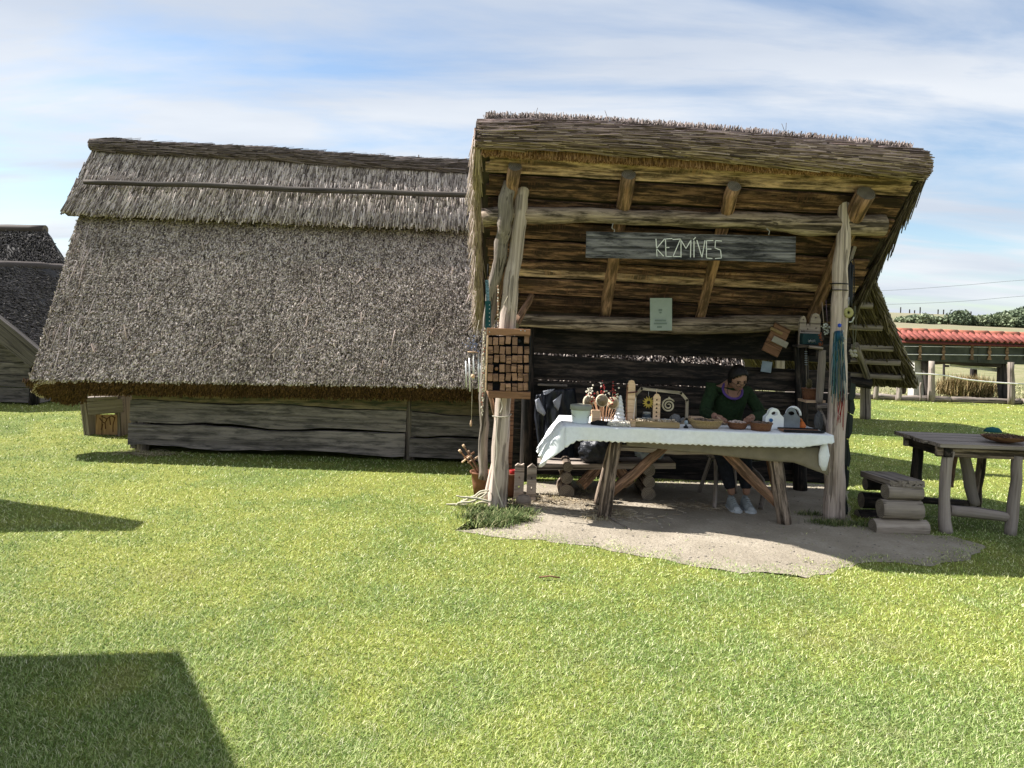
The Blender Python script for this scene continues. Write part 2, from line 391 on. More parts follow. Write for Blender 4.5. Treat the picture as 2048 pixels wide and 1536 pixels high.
M_BLOCK = wood('small_block_wood', (.16, .09, .055), (.26, .155, .1), (.36, .225, .15), 20, 8, st=0)
M_FRAME = wood('brown_frame_wood', (.14, .075, .04), (.23, .125, .07), (.33, .19, .11), 30, 3)
M_LIGHTW = wood('fresh_light_wood', (.42, .29, .17), (.56, .41, .26), (.68, .53, .36), 30, 4, crack=.2)
M_CASTLE = wood('pale_grey_carved_wood', (.24, .2, .16), (.36, .31, .25), (.47, .42, .35), 20, 3)
M_WHITE = plain('white_paint', (.78, .79, .8), .5, .05)
M_CHALK = plain('white_letter_paint', (.8, .8, .78), .8, .1)
M_BLACK = plain('black_fabric', (.012, .013, .016), .7, .4, 8)
M_BAG = plain('grey_black_plastic', (.03, .032, .04), .35, .5, 6, .6, bd=.02)
M_GPLA = plain('grey_translucent_bag', (.3, .34, .4), .4, .25, 8, .6, bd=.02)
M_WICK = None
def weave(name, c1, c2, s=90):
    m, t, b = nt(name); v = coords(t, (1, 1, 1), False)
    w = N_(t, 'ShaderNodeTexWave', wave_type='BANDS', bands_direction='Z'); w.inputs['Scale'].default_value = s * .6; w.inputs['Distortion'].default_value = 3
    t.links.new(v, w.inputs['Vector']); f = noi(t, v, s, 3)
    ad = N_(t, 'ShaderNodeMath', operation='MULTIPLY'); t.links.new(w.outputs['Fac'], ad.inputs[0]); t.links.new(f, ad.inputs[1])
    t.links.new(ramp(t, ad.outputs[0], [(.1, c1), (.5, c2)]), b.inputs['Base Color']); b.inputs['Roughness'].default_value = .7
    bump(t, b, ad.outputs[0], .8, .004); return m
M_WICKER = weave('tan_wicker', (.2, .13, .06), (.55, .4, .22)); M_WICKB = weave('brown_wicker', (.1, .04, .02), (.28, .13, .07))
M_CLOTH = plain('white_linen', (.8, .82, .84), .9, .05, 30, .4)
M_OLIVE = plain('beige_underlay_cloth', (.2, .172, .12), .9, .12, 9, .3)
ST_GREY = strawmat('sunbleached_reed', [(0, (.1, .082, .072)), (.28, (.31, .265, .235)), (.65, (.62, .55, .49)), (1, (.9, .83, .75))])
ST_DARK = strawmat('dark_thatch_body', [(0, (.085, .072, .06)), (1, (.085, .072, .06))], .95)
ST_EAVE = strawmat('brown_cut_reed', [(0, (.05, .032, .018)), (.6, (.13, .08, .04)), (1, (.24, .15, .075))])
ST_GOLD = strawmat('golden_brown_reed', [(0, (.12, .065, .035)), (.5, (.33, .2, .11)), (1, (.55, .38, .24))])
ST_EDGE = strawmat('sunlit_verge_reed', [(0, (.3, .26, .2)), (.5, (.62, .57, .48)), (1, (.88, .84, .76))])  # paler reeds: sunlight on the left edges put into the colour
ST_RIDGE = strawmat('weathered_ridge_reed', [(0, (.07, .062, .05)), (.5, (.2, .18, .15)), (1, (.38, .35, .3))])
ST_SHADE = strawmat('shaded_far_reed', [(0, (.05, .047, .045)), (.6, (.12, .11, .105)), (1, (.2, .185, .17))])  # reeds coloured dark to stand in for shade on the far roofs

# ================================================================ SETTING
def patchmix(t, pos):
    f = noi(t, pos, .55, 5, .62, .4); f2 = noi(t, pos, 2.6, 4, .6)
    a = N_(t, 'ShaderNodeMath', operation='MULTIPLY_ADD'); t.links.new(f2, a.inputs[0]); a.inputs[1].default_value = .45; t.links.new(f, a.inputs[2]); return a.outputs[0]
PATCH = [(930, 1062), (985, 1070), (1040, 1078), (1100, 1080), (1180, 1092), (1260, 1103), (1340, 1116), (1400, 1130), (1470, 1140), (1530, 1137), (1600, 1150), (1650, 1142), (1700, 1122), (1760, 1122), (1850, 1130), (1920, 1118), (1960, 1096), (1900, 1074), (1820, 1066), (1730, 1058), (1690, 1040), (1690, 985), (1660, 972), (1500, 966), (1300, 966), (1180, 965), (1060, 966), (1050, 1000), (1060, 1018), (1040, 1046), (990, 1056)]
poly = [onz(px, py) for px, py in PATCH]
def in_poly(X, Y, pl):
    ins = np.zeros(len(X), bool); n = len(pl)
    for i in range(n):
        x1, y1, x2, y2 = pl[i].x, pl[i].y, pl[i - 1].x, pl[i - 1].y
        c = ((y1 > Y) != (y2 > Y)) & (X < (x2 - x1) * (Y - y1) / (y2 - y1 + 1e-12) + x1); ins ^= c
    return ins
M_GROUND, t, b = nt('lawn_and_field')
ge = N_(t, 'ShaderNodeNewGeometry'); pos = ge.outputs['Position']; sp = N_(t, 'ShaderNodeSeparateXYZ'); t.links.new(pos, sp.inputs[0])
f = patchmix(t, pos); fine = noi(t, pos, 60, 4, .7)
lawn = ramp(t, f, [(.45, (.08, .14, .02)), (.62, (.14, .2, .025)), (.8, (.24, .27, .04))])
lawn = mixc(t, ramp(t, fine, [(.35, (0, 0, 0)), (.65, (.7, .7, .7))]), lawn, (.13, .11, .05))
mid = noi(t, pos, 1.1, 6, .65)
field = ramp(t, mid, [(.3, (.13, .15, .06)), (.5, (.21, .2, .1)), (.7, (.29, .25, .16))])
hill = ramp(t, noi(t, pos, .02, 5, .6), [(.35, (.14, .16, .08)), (.6, (.23, .2, .13))])
m1 = N_(t, 'ShaderNodeMapRange'); t.links.new(sp.outputs[1], m1.inputs[0]); m1.inputs[1].default_value = 18.6; m1.inputs[2].default_value = 19.4
m2 = N_(t, 'ShaderNodeMapRange'); t.links.new(sp.outputs[1], m2.inputs[0]); m2.inputs[1].default_value = 60; m2.inputs[2].default_value = 140
c = mixc(t, m1.outputs[0], lawn, field); c = mixc(t, m2.outputs[0], c, hill)
t.links.new(c, b.inputs['Base Color']); b.inputs['Roughness'].default_value = .95; bump(t, b, fine, .8, .02)
xs = sorted(set([-2500, -1200, -500, -200, -80, -40] + list(range(-24, 41, 4)) + [60, 100, 200, 500, 1200, 2500]))
ys = sorted(set([-50, -20] + list(range(-8, 32, 4)) + [40, 60, 80, 105, 150, 200, 260, 330, 400, 500, 600, 1200, 3000]))
vs = [(x, y, g(x, y) + (0 if y < 60 else 1.2 * noise.noise((x * .01, y * .01, 0)) * min(1, (y - 60) / 200))) for y in ys for x in xs]; nx = len(xs)
fs = [(j * nx + i, j * nx + i + 1, (j + 1) * nx + i + 1, (j + 1) * nx + i) for j in range(len(ys) - 1) for i in range(nx - 1)]
tag(mk('ground', vs, fs, M_GROUND, smooth=True), kind='structure')
# bare trodden earth, 4 mm above the lawn, ragged outline
M_DIRT, t, b = nt('trodden_earth'); ge = N_(t, 'ShaderNodeNewGeometry'); pos = ge.outputs['Position']
c = ramp(t, noi(t, pos, 2.2, 7, .65), [(.3, (.25, .215, .165)), (.55, (.36, .312, .245)), (.75, (.46, .405, .325))])
c = mixc(t, ramp(t, noi(t, pos, 70, 4, .6), [(.4, (0, 0, 0)), (.75, (.55, .55, .55))]), c, (.2, .16, .11))
t.links.new(c, b.inputs['Base Color']); b.inputs['Roughness'].default_value = .95; bump(t, b, noi(t, pos, 30, 7, .7), .9, .02)
bm = bmesh.new(); pv = []
cen = sum(poly, V()) / len(poly)
for i, p in enumerate(poly):
    q = poly[(i + 1) % len(poly)]
    for k in range(7):
        r = p.lerp(q, k / 7); r = r + (r - cen).normalized() * .06 + V((noise.noise(r * 6), noise.noise(r * 6 + V((9, 0, 0))), 0)) * .06
        pv.append(bm.verts.new((r.x, r.y, .004)))
bm.faces.new(pv); bmesh.ops.triangulate(bm, faces=bm.faces[:]); me = bpy.data.meshes.new('dirt_patch'); bm.to_mesh(me); bm.free(); me.materials.append(M_DIRT)
for pl_ in me.polygons:
    if pl_.normal.z < 0: pl_.flip()
tag(put(bpy.data.objects.new('dirt_path', me)), kind='structure')
# grass, real blades, even density in depth
M_GRASS, t, b = nt('grass_blade'); ge = N_(t, 'ShaderNodeNewGeometry'); pos = ge.outputs['Position']; f = patchmix(t, pos)
at = N_(t, 'ShaderNodeAttribute', attribute_name='rnd')
ca = ramp(t, at.outputs['Fac'], [(0, (.06, .11, .025)), (.3, (.165, .26, .055)), (.65, (.355, .47, .14)), (.92, (.64, .66, .34)), (1, (.8, .77, .54))])
cb_ = ramp(t, at.outputs['Fac'], [(0, (.12, .165, .03)), (.3, (.29, .36, .055)), (.7, (.57, .61, .13)), (1, (.9, .86, .5))])
c = mixc(t, ramp(t, f, [(.66, (0, 0, 0)), (.92, (.9, .9, .9))]), ca, cb_)
f3 = noi(t, pos, .8, 6, .7); c = mixc(t, ramp(t, f3, [(.56, (0, 0, 0)), (.72, (.6, .6, .6))]), c, (.36, .31, .17))
t.links.new(c, b.inputs['Base Color']); b.inputs['Roughness'].default_value = .7
tr = N_(t, 'ShaderNodeBsdfTranslucent'); t.links.new(c, tr.inputs[0]); ms = N_(t, 'ShaderNodeMixShader'); ms.inputs[0].default_value = .22
t.links.new(b.outputs[0], ms.inputs[1]); t.links.new(tr.outputs[0], ms.inputs[2]); t.links.new(ms.outputs[0], t.nodes['Material Output'].inputs[0])
n = 560000
v_ = rng.uniform(128, 985, n); u_ = rng.uniform(-1180, 1180, n) * (1 + (rng.random(n) < .12) * (v_ > 250) * .6); Yg = H * F / v_; Xg = u_ / F * Yg
wx = .13 * (np.sin(Xg * 9 + Yg * 5) + np.sin(Xg * 23 - Yg * 17) * .6 + rng.normal(0, .45, n)); wy = .13 * (np.cos(Xg * 13 - Yg * 7) + np.sin(Xg * 31 + Yg * 11) * .5 + rng.normal(0, .5, n))
keep = ~(in_poly(Xg + wx, Yg + wy, poly) & in_poly(Xg, Yg, poly) & in_poly(Xg + wy * .7, Yg - np.abs(wx) * .8, poly) & in_poly(Xg - wx * .6, Yg + np.abs(wy) * .5, poly)) | (rng.random(n) < .012)
keep &= ~((Xg > .1) & (Xg < 2.9) & (Yg > 6.45) & (Yg < 7.4) & (rng.random(n) < .9))
keep &= ~((Xg > -4.2) & (Xg < 2.4) & (Yg > 8.5) & (Yg < 11.4))
Xg, Yg = Xg[keep], Yg[keep]; n = len(Xg)
B = np.stack([Xg, Yg, np.full(n, -.004)], 1)
az = rng.uniform(0, 2 * math.pi, n); ln = rng.uniform(.25, 1.5, n)
D = unit(np.stack([np.cos(az) * ln, np.sin(az) * ln, np.ones(n)], 1)); S = np.stack([np.cos(az + 1.57 + rng.normal(0, .6, n)), np.sin(az + 1.57), np.zeros(n)], 1)
bend = np.stack([np.cos(az), np.sin(az), np.full(n, -.35)], 1) * rng.uniform(.2, 1.0, (n, 1))
L = rng.uniform(.012, .034, n) * (1 + .25 * np.clip((Yg - 4) / 8, 0, 1)); Wd = np.maximum(.0024, Yg * .0009) * rng.uniform(.6, 1.3, n)
tag(grassblades('lawn_grass', B, D, unit(S), L, Wd, bend, M_GRASS), 'short mown lawn grass in front of the huts', None, None, 'stuff')
def tufts(name, centres, nper, spread, hgt, mat, wd=.004):
    BB, k = [], 0
    for c_ in centres:
        q = rng.normal(0, 1, (nper, 2)) * spread; BB.append(np.stack([c_[0] + q[:, 0], c_[1] + q[:, 1] * .6, np.full(nper, -.003)], 1))
    B = np.concatenate(BB); n = len(B); az = rng.uniform(0, 6.28, n); ln = rng.uniform(.1, 1.2, n)
    D = unit(np.stack([np.cos(az) * ln, np.sin(az) * ln, np.ones(n)], 1)); S = np.stack([-np.sin(az), np.cos(az), 0 * az], 1)
    bend = np.stack([np.cos(az), np.sin(az), -.5 + 0 * az], 1) * rng.uniform(.3, 1, (n, 1))
    return grassblades(name, B, D, S, hgt * rng.uniform(.4, 1.2, n), wd * rng.uniform(.6, 1.4, n), bend, mat)
M_WEED = strawmat('weed_leaf', [(0, (.05, .08, .02)), (.5, (.11, .16, .045)), (.85, (.22, .25, .09)), (1, (.45, .4, .22))])
cs = [onz(px, py) for px, py in [(955, 1035), (975, 1040), (995, 1046), (1015, 1044), (1035, 1040), (1005, 1035), (965, 1022), (1040, 1028), (985, 1052)]]
tag(tufts('weed_tuft', cs, 420, .07, .085, M_WEED, .006), 'leafy weeds round the foot of the left stall post', None, None, 'stuff')
cs = [onz(px, py) for px, py in [(1640, 1046), (1660, 1050), (1680, 1050), (1700, 1048), (1730, 1052), (1620, 1030)]]
tag(tufts('weed_tuft', cs, 200, .06, .06, M_WEED, .005), 'dark grass round the foot of the right stall post', None, None, 'stuff')
cs = [onz(px, py) for px, py in [(1100, 992), (1112, 1000), (1060, 1000), (1045, 1008), (1190, 1040), (1240, 1032), (270, 905), (330, 910), (300, 912), (1170, 985)]]
M_DRYG = strawmat('dry_grass_blade', [(0, (.25, .2, .1)), (.5, (.45, .38, .22)), (1, (.65, .57, .38))])
tag(tufts('dry_grass', cs, 110, .06, .06, M_DRYG, .004), 'dry straw tufts on the trodden ground', None, None, 'stuff')
n = 1500; qx = rng.normal(0, 1, n); ctr = [onz(1200, 1022), onz(1150, 1005), onz(1110, 998), onz(1400, 1015), onz(1060, 1010), onz(1230, 1035), onz(280, 908)]
ci = rng.integers(0, len(ctr), n); cxy = np.array([tuple(c_) for c_ in ctr])[ci]; B = cxy + np.stack([rng.normal(0, .2, n), rng.normal(0, .09, n), rng.uniform(.006, .02, n)], 1); az = rng.uniform(0, 6.28, n)
Dl = unit(np.stack([np.cos(az), np.sin(az), rng.normal(0, .12, n)], 1))
tag(straws('straw_litter', B, Dl, np.tile([0, 0, 1.], (n, 1)), rng.uniform(.02, .09, n), rng.uniform(.002, .005, n), strawmat('straw_litter', [(0, (.2, .15, .09)), (.5, (.5, .42, .28)), (1, (.8, .72, .55))])), 'loose straw scattered on the bare earth round the table', None, None, 'stuff')
# small stones and crumbs on the earth
bm = bmesh.new(); k = 0
while k < 420:
    p = onz(random.uniform(940, 1900), random.uniform(985, 1145))
    if not in_poly(np.array([p.x]), np.array([p.y]), poly)[0]: continue
    r = random.uniform(.003, .009); k += 1
    bmesh.ops.create_icosphere(bm, subdivisions=1, radius=r, matrix=Matrix.Translation((p.x, p.y, .004 + r * .3)) @ Matrix.Diagonal((1.3, 1, .6, 1)))
me = bpy.data.meshes.new('gravel'); bm.to_mesh(me); bm.free(); me.materials.append(plain('stone_crumb', (.33, .29, .24), .9, .4))
tag(put(bpy.data.objects.new('gravel', me)), 'small stones and crumbs on the bare earth', None, None, 'stuff')

# ================================================================ BIG THATCHED HUT
def hut_big():
    t_ = thing('thatched_hut', 'long low log hut with a steep grey reed roof beside the craft stall', 'hut', (-4.28, 8.45, 0))
    A, Bq = P(195, 312, 10.0), P(945, 353, 10.0); dx = (Bq - A) / (Bq.x - A.x); Bq = A + dx * (2.45 - A.x)
    D_, C0 = P(62, 762, 8.05), P(945, 742, 8.1); C_ = C0 + (C0 - P(400, 750, 8.1)) / (C0.x - P(400, 750, 8.1).x) * (2.6 - C0.x); C_.z = .93; D_.z -= 0
    D2 = P(62, 762, 8.05)
    slab('thatch_slope', A, Bq, C_, D2, .2, ST_DARK, t_, 60, 26, .014)
    # rear slope
    Db, Cb = V((D2.x, 11.95, .95)), V((C_.x, 11.95, .95))
    slab('thatch_slope', Bq, A, Db, Cb, .2, ST_DARK, t_, 20, 8, .03)
    thatch_on('reed_ends', A, Bq, C_, D2, 88000, .07, .0125, .36, ST_GREY, t_, .2, 0, .66, .3, 1.0, .024)
    thatch_on('reed_ends', A, Bq, C_, D2, 7000, .085, .018, .45, ST_GREY, t_, .3, .66, 1, .3, 1.0, .02)
    # upper cap layer, proud of the lower slope
    lo = .33; n = (Bq - A).cross(D2 - A).normalized(); n = n if n.z > 0 else -n
    cA, cB = A + n * .12, Bq + n * .12
    cD = A.lerp(D2, lo) + n * .19 + V((-.12, 0, -.02)); cC = Bq.lerp(C_, lo) + n * .18
    slab('cap_layer', cA, cB, cC, cD, .12, ST_DARK, t_, 50, 8, .03)
    thatch_on('cap_reeds', cA, cB, cC, cD, 19000, .28, .013, .035, ST_GREY, t_, .055, 0, 1, .03, .985, .016)
    thatch_on('cap_fringe', cA, cB, cC, cD, 3500, .1, .014, .02, ST_GREY, t_, .2, 0, 1, .94, 1.02, -.01)
    # long loose straws lying on the cap and by the verge
    thatch_on('loose_reeds', A, Bq, C_, D2, 60, .45, .009, .03, ST_EDGE, t_, .1, 0, .06, .36, .95, .04)
    thatch_on('loose_reeds', A, Bq, C_, D2, 120, .2, .012, .1, ST_EDGE, t_, .6, 0, .7, .3, .95, .04)
    # verge roll on the left gable edge
    n_ = 19000; v = rng.random(n_); th = rng.uniform(-.2, 1.9, n_); AA, DD = np.array(A), np.array(D2)
    down = np.array((D2 - A).normalized()); N1 = np.array(n); X1 = np.array([-1.0, .0, .0])
    R = .17 + .09 * v
    base = AA * (1 - v[:, None]) + DD * v[:, None] + np.array([.2, 0, 0]) - N1 * .19 * (1 + .4 * v[:, None])
    out = N1 * np.cos(th)[:, None] + X1 * np.sin(th)[:, None]
    Pn = base + out * R[:, None] + rng.normal(0, .006, (n_, 3))
    Dn = unit(down + out * rng.uniform(-.03, .07, (n_, 1)) + rng.normal(0, .07, (n_, 3)))
    straws('verge_reeds', Pn - Dn * .12, Dn, out, np.minimum(rng.uniform(.14, .4, n_), (1 - v) * 3.5 + .13), rng.uniform(.009, .018, n_), ST_EDGE, t_)
    tube('verge_core', [A + V((.2, 0, 0)) - n * .19, A.lerp(D2, .5) + V((.2, 0, 0)) - n * .228, A.lerp(D2, .985) + V((.2, 0, 0)) - n * .26], [.165, .205, .235], ST_DARK, t_, 10)
    k_ = 2600; rr = .25 * np.sqrt(rng.random(k_)); aa = rng.uniform(0, 6.28, k_); ce = np.array(A.lerp(D2, .985) + V((.2, 0, 0)) - n * .26); Yx = np.cross(down, X1)
    Pe = ce + X1 * (rr * np.cos(aa))[:, None] + Yx * (rr * np.sin(aa))[:, None]
    straws('verge_ends', Pe - down * .03, unit(down + rng.normal(0, .2, (k_, 3))), np.tile(X1, (k_, 1)), rng.uniform(.05, .11, k_), rng.uniform(.008, .015, k_), ST_EAVE, t_)
    # cut underside of the eave
    m_ = 17000; u = rng.uniform(-.012, 1, m_); w = rng.uniform(0, 1, m_)
    e0 = np.array(D2) * (1 - u[:, None]) + np.array(C_) * u[:, None]
    dd = np.array([0, .22, -.155]); Pn = e0 - N1 * .015 + dd * w[:, None] + np.array([0, 0, .035]) + rng.normal(0, .006, (m_, 3))
    Dn = unit(down * .8 + np.array([0, -.25, -.75]) + rng.normal(0, .3, (m_, 3)))
    straws('eave_reeds', Pn, Dn, np.tile([0, -1., 0], (m_, 1)), rng.uniform(.02, .06, m_), rng.uniform(.007, .014, m_), ST_EAVE, t_)
    # ridge roll and the two poles
    pr = [P(190, 290, 9.92)] + [P(px, py, 9.93) for px, py in [(330, 298), (500, 306), (650, 318), (800, 328), (945, 333)]]
    pr.append(V((2.5, 9.95, pr[-1].z - .06)))
    pr = sub(pr, 4, .02)
    pr = [p + V((0, -.1, -.02)) for p in pr]
    tube('ridge_roll', pr, [.07 + .01 * math.sin(i * 1.7) for i in range(len(pr))], ST_RIDGE, t_, 10, .25)
    m_ = 9000; q = rng.integers(0, len(pr) - 1, m_); f_ = rng.random(m_); pa = np.array([tuple(p) for p in pr]); c_ = pa[q] * (1 - f_[:, None]) + pa[q + 1] * f_[:, None]
    th = rng.uniform(-2.6, 1.6, m_); out = np.stack([0 * th, -np.cos(th), np.sin(th)], 1); Dn = unit(np.array([1, 0, -.02]) + rng.normal(0, .05, (m_, 3)) + out * .02)
    straws('ridge_reeds', c_ + out * .07, Dn, out, rng.uniform(.1, .4, m_), rng.uniform(.006, .014, m_), ST_RIDGE, t_)
    pp = [P(172, 371, 9.35), P(420, 378, 9.37), P(650, 388, 9.38), P(945, 397, 9.4)]; pp.append(V((2.4, 9.45, pp[-1].z - .05)))
    pp = [p + n * .06 for p in pp]
    log('batten_pole', pp, [.03, .035, .035, .03], wood('dark_pole_wood', (.025, .022, .018), (.055, .048, .04), (.11, .1, .085), 20), t_, .02, 5)
    # walls: two bays of wavy planks
    rows = [(.0, .285), (.285, .55), (.55, .80), (.80, 1.06)]
    def bay(x0, x1, y, mats, shift):
        for k, (z0, z1) in enumerate(rows):
            ed = lambda q, zz: (lambda x: zz + shift + .045 * noise.noise((x * 1.1 + q * 7.3 + shift * 50, q * 3.1, 0)) + .012 * noise.noise((x * 5, q, 4)))
            gp = .014 + .02 * (k == 1)
            wplank('plank', x0 + random.uniform(0, .03), x1 - random.uniform(0, .02), y + .014 * k + random.uniform(-.012, .012), (lambda x, f=ed(k, z0): f(x) + gp * (.5 + abs(noise.noise((x * .8, 3, 0))))) if k else (lambda x, f=ed(0, .03): f(x) + .02), ed(k + 1, z1), .07, mats[k], t_)
    bay(-4.27, -1.14, 8.45, [M_PLK, M_PLK, M_PLKB, M_PLKB], .02)
    bay(-1.11, .75, 8.46, [M_PLK, M_PLK, M_PLKB, M_PLKB], -.01); bay(.78, 2.3, 8.46, [M_PLK, M_PLK, M_PLKB, M_PLKB], 0)
    for k, (z0, z1) in enumerate(rows):
        board('plank', (-4.25, 8.52, (z0 + z1) / 2 + .02), (-4.25, 11.4, (z0 + z1) / 2), z1 - z0, .07, M_PLK, t_, (0, 0, 1), 8, .02)
        board('plank', (2.28, 8.52, (z0 + z1) / 2 + .02), (2.28, 11.4, (z0 + z1) / 2), z1 - z0, .07, M_PLK, t_, (0, 0, 1), 8, .02)
        board('plank', (-4.2, 11.45, (z0 + z1) / 2 + .02), (2.3, 11.45, (z0 + z1) / 2), z1 - z0, .07, M_PLK, t_, (0, 0, 1), 8, .02)
    for x, y in ((-4.16, 8.56), (-1.12, 8.56), (.76, 8.56), (2.2, 8.56), (-4.16, 11.3), (2.2, 11.3)):
        log('corner_post', [(x, y, -.05), (x, y, 1.1)], [.07, .065], M_GREY, t_)
    # boarded gables (triangles) at both ends
    for x in (-4.6, 2.2):
        z = 1.04; k = 0
        while z < 3.0:
            hw = (3.75 - z) / 2.8 * 1.9 - .42; board('gable_board', (x, 10 - hw, z + .13), (x, 10 + hw, z + .13), .25, .04, M_PLK, t_, (0, 0, 1), 4, .01); z += .26
hut_big()

# ================================================================ CRAFT STALL
SL0, SL1 = -.27, 3.3                                     # roof left and right
def roofpt(x, s, off=0):                                   # s: 0 front, 1 back; off above the board plane
    n = V((0, -.68, .735)).normalized() if False else V((0, -.672, .741))
    return V((x, 6.18 + 1.44 * s, 2.985 - 1.31 * s - .02 * x)) + n * off
stall = thing('craft_stall', 'open timber stall with reed roof, plank ceiling and log posts', 'market stall', (1.4, 6.5, 0))
def stall_build():
    t_ = stall
    # ceiling boards, front to back
    s = -.03; k = 0; wl = [.16, .105, .115, .12, .12, .11, .12, .105, .115, .12, .11, .12, .11, .115, .12, .12]
    for k, w_ in enumerate(wl):
        Lg = 1.947; s2 = s + w_ / Lg
        m_ = M_TAN if k < 2 or k == 11 else M_BRD
        p0, p1 = roofpt(SL0 + random.uniform(0, .05), (s + s2) / 2, .02 * (k % 2)), roofpt(SL1 - random.uniform(0, .05), (s + s2) / 2 + random.uniform(-.006, .006), .02 * (k % 2))
        up = (roofpt(0, 0) - roofpt(0, 1)).normalized()
        board('ceiling_board', p0, p1, w_ * .88, .024, m_, t_, up, 14, .008)
        s = s2 + .002
    # rafters with visible round ends
    for pf, pb, r in (((1030, 332), (985, 640), .058), ((1258, 350), (1210, 640), .062), ((1469, 372), (1402, 648), .058), ((1732, 386), (1625, 640), .078)):
        a = P(*pf, 6.2); x0 = a.x; xb = P(*pb, 7.5).x; p = [a, roofpt((x0 + xb) / 2, .45, -.055), roofpt(xb, .97, -.06)]
        log('rafter', p, [r, r * .95, r * .9], M_RAFT, t_, .012, 5)
    # beams
    log('front_beam', [P(966, 434, 6.5), P(1150, 430, 6.48), P(1300, 437, 6.48), P(1500, 441, 6.48), P(1620, 450, 6.48), P(1768, 450, 6.5)], [.082, .07, .068, .075, .09, .09], M_BEAM, t_, .015, 5, 12)
    log('back_beam', [P(1035, 640, 7.45), P(1200, 648, 7.45), P(1350, 652, 7.45), P(1480, 648, 7.45), P(1605, 645, 7.45)], [.065, .075, .08, .085, .08], M_BEAM, t_, .012, 5, 12)
    # posts
    log('post', [P(995, 1020, 6.52), P(998, 940, 6.52), P(1003, 850, 6.5), P(1010, 760, 6.5), P(1016, 640, 6.48), P(1026, 540, 6.48), P(1040, 440, 6.46), P(1049, 362, 6.46)], [.088, .082, .075, .072, .07, .066, .06, .05], M_POST, t_, .02, 4, 12, .12)
    log('post', [P(966, 960, 6.72), P(967, 850, 6.7), P(972, 740, 6.66), P(978, 640, 6.6), P(993, 545, 6.5), P(1009, 470, 6.42), P(1010, 425, 6.38), P(1020, 366, 6.38)], [.04, .042, .045, .052, .056, .06, .066, .058], M_GREY, t_, .03, 4, 11, .14)
    log('post', [P(1682, 1040, 6.47) + V((-.06, 0, 0)), P(1668, 960, 6.47), P(1671, 870, 6.47), P(1676, 760, 6.46), P(1678, 640, 6.46), P(1679, 560, 6.46), P(1687, 470, 6.44), P(1689, 386, 6.44)], [.088, .085, .08, .074, .07, .068, .058, .052], M_POST, t_, .015, 4, 12, .1)
    box('post', P(1016, 880, 7.1), (.085, .085, 1.25), M_FRAME, t_, .1)
    log('brace', [P(1030, 650, 6.9), P(1048, 618, 7.1), P(1064, 592, 7.3)], [.04, .035, .03], M_RAFT, t_)
    log('brace', [P(1690, 560, 6.7), P(1702, 505, 6.75), P(1714, 470, 6.8)], [.03, .03, .025], M_GREY, t_)
    log('brace', [P(978, 780, 6.6), P(990, 830, 6.58), P(998, 860, 6.55)], [.02, .018, .018], M_RAFT, t_)
    log('brace', [P(972, 1000, 6.62), P(988, 930, 6.6), P(992, 900, 6.6)], [.03, .028, .024], M_POST, t_)
    # back posts
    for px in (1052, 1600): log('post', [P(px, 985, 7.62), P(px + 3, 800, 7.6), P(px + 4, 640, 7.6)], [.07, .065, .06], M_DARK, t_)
    # rear wall planks with daylight gaps
    y = 7.72; x0, x1 = P(1000, 700, y).x, P(1700, 700, y).x
    ln = lambda q, a, b_: (lambda x: a + (b_ - a) * (x - x0) / (x1 - x0) + .022 * noise.noise((x * 1.2 + q * 5.1, q * 2.3, 0)) + .006 * noise.noise((x * 7, q, 0)))
    for q, (zb0, zb1, zt0, zt1) in enumerate(((1.30, 1.31, 1.60, 1.57), (1.03, .99, 1.288, 1.21), (.79, .80, 1.02, .98), (.52, .53, .785, .795), (.26, .27, .512, .52), (.06, .06, .252, .258))):
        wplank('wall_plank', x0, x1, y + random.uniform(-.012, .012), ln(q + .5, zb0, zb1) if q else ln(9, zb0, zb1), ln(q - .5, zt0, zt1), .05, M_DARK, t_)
    box('ledge', P(1105, 770, 7.6), (.3, .06, .02), M_GREY, t_)
    # right side boarding under the roof slope, in the dark
    for k in range(5):
        z = 1.45 + k * .17; fr = 7.55 - .0 - max(0, (z - 1.5) * 1.0)
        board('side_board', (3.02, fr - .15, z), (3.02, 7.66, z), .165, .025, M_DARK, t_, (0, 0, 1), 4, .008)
    # thatch over the boards
    n = V((0, -.672, .741))
    # rotated frame: "ridge" is the high front edge, "eave" the low back edge
    A, Bq = roofpt(SL0 - .1, -.06, .24), roofpt(SL1 + .08, -.06, .22)
    C_, D_ = roofpt(SL1 + .06, 1.1, .2), roofpt(SL0 - .1, 1.1, .2)
    vs = [];
    N2 = V((0, .672, .741))
    def slab2(name, A, B, C, D, th):
        A, B, C, D = V(A), V(B), V(C), V(D); Nn = V((0, .672, .741)); vs, fs = [], []; nu, nv = 36, 14
        for k in (0, 1):
            for i in range(nu + 1):
                for j in range(nv + 1):
                    p = A.lerp(B, i / nu).lerp(D.lerp(C, i / nu), j / nv); p = p + Nn * noise.noise(p * 5) * .02 - (Nn * th if k else V())
                    vs.append(p)
        o = (nu + 1) * (nv + 1); ix = lambda k, i, j: k * o + i * (nv + 1) + j
        for i in range(nu):
            for j in range(nv):
                fs.append((ix(0, i, j), ix(0, i, j + 1), ix(0, i + 1, j + 1), ix(0, i + 1, j))); fs.append((ix(1, i, j), ix(1, i + 1, j), ix(1, i + 1, j + 1), ix(1, i, j + 1)))
        for i in range(nu):
            for j in (0, nv): fs.append((ix(0, i, j), ix(1, i, j), ix(1, i + 1, j), ix(0, i + 1, j)))
        for j in range(nv):
            for i in (0, nu): fs.append((ix(0, i, j), ix(1, i, j), ix(1, i, j + 1), ix(0, i, j + 1)))
        return mk(name, [v - A for v in vs], fs, ST_DARK, t_, Matrix.Translation(A))
    # plane goes down to the back: outward normal points back and up
    def rp(x, s, off):
        p = roofpt(x, s); return p + V((0, .672, .741)) * off
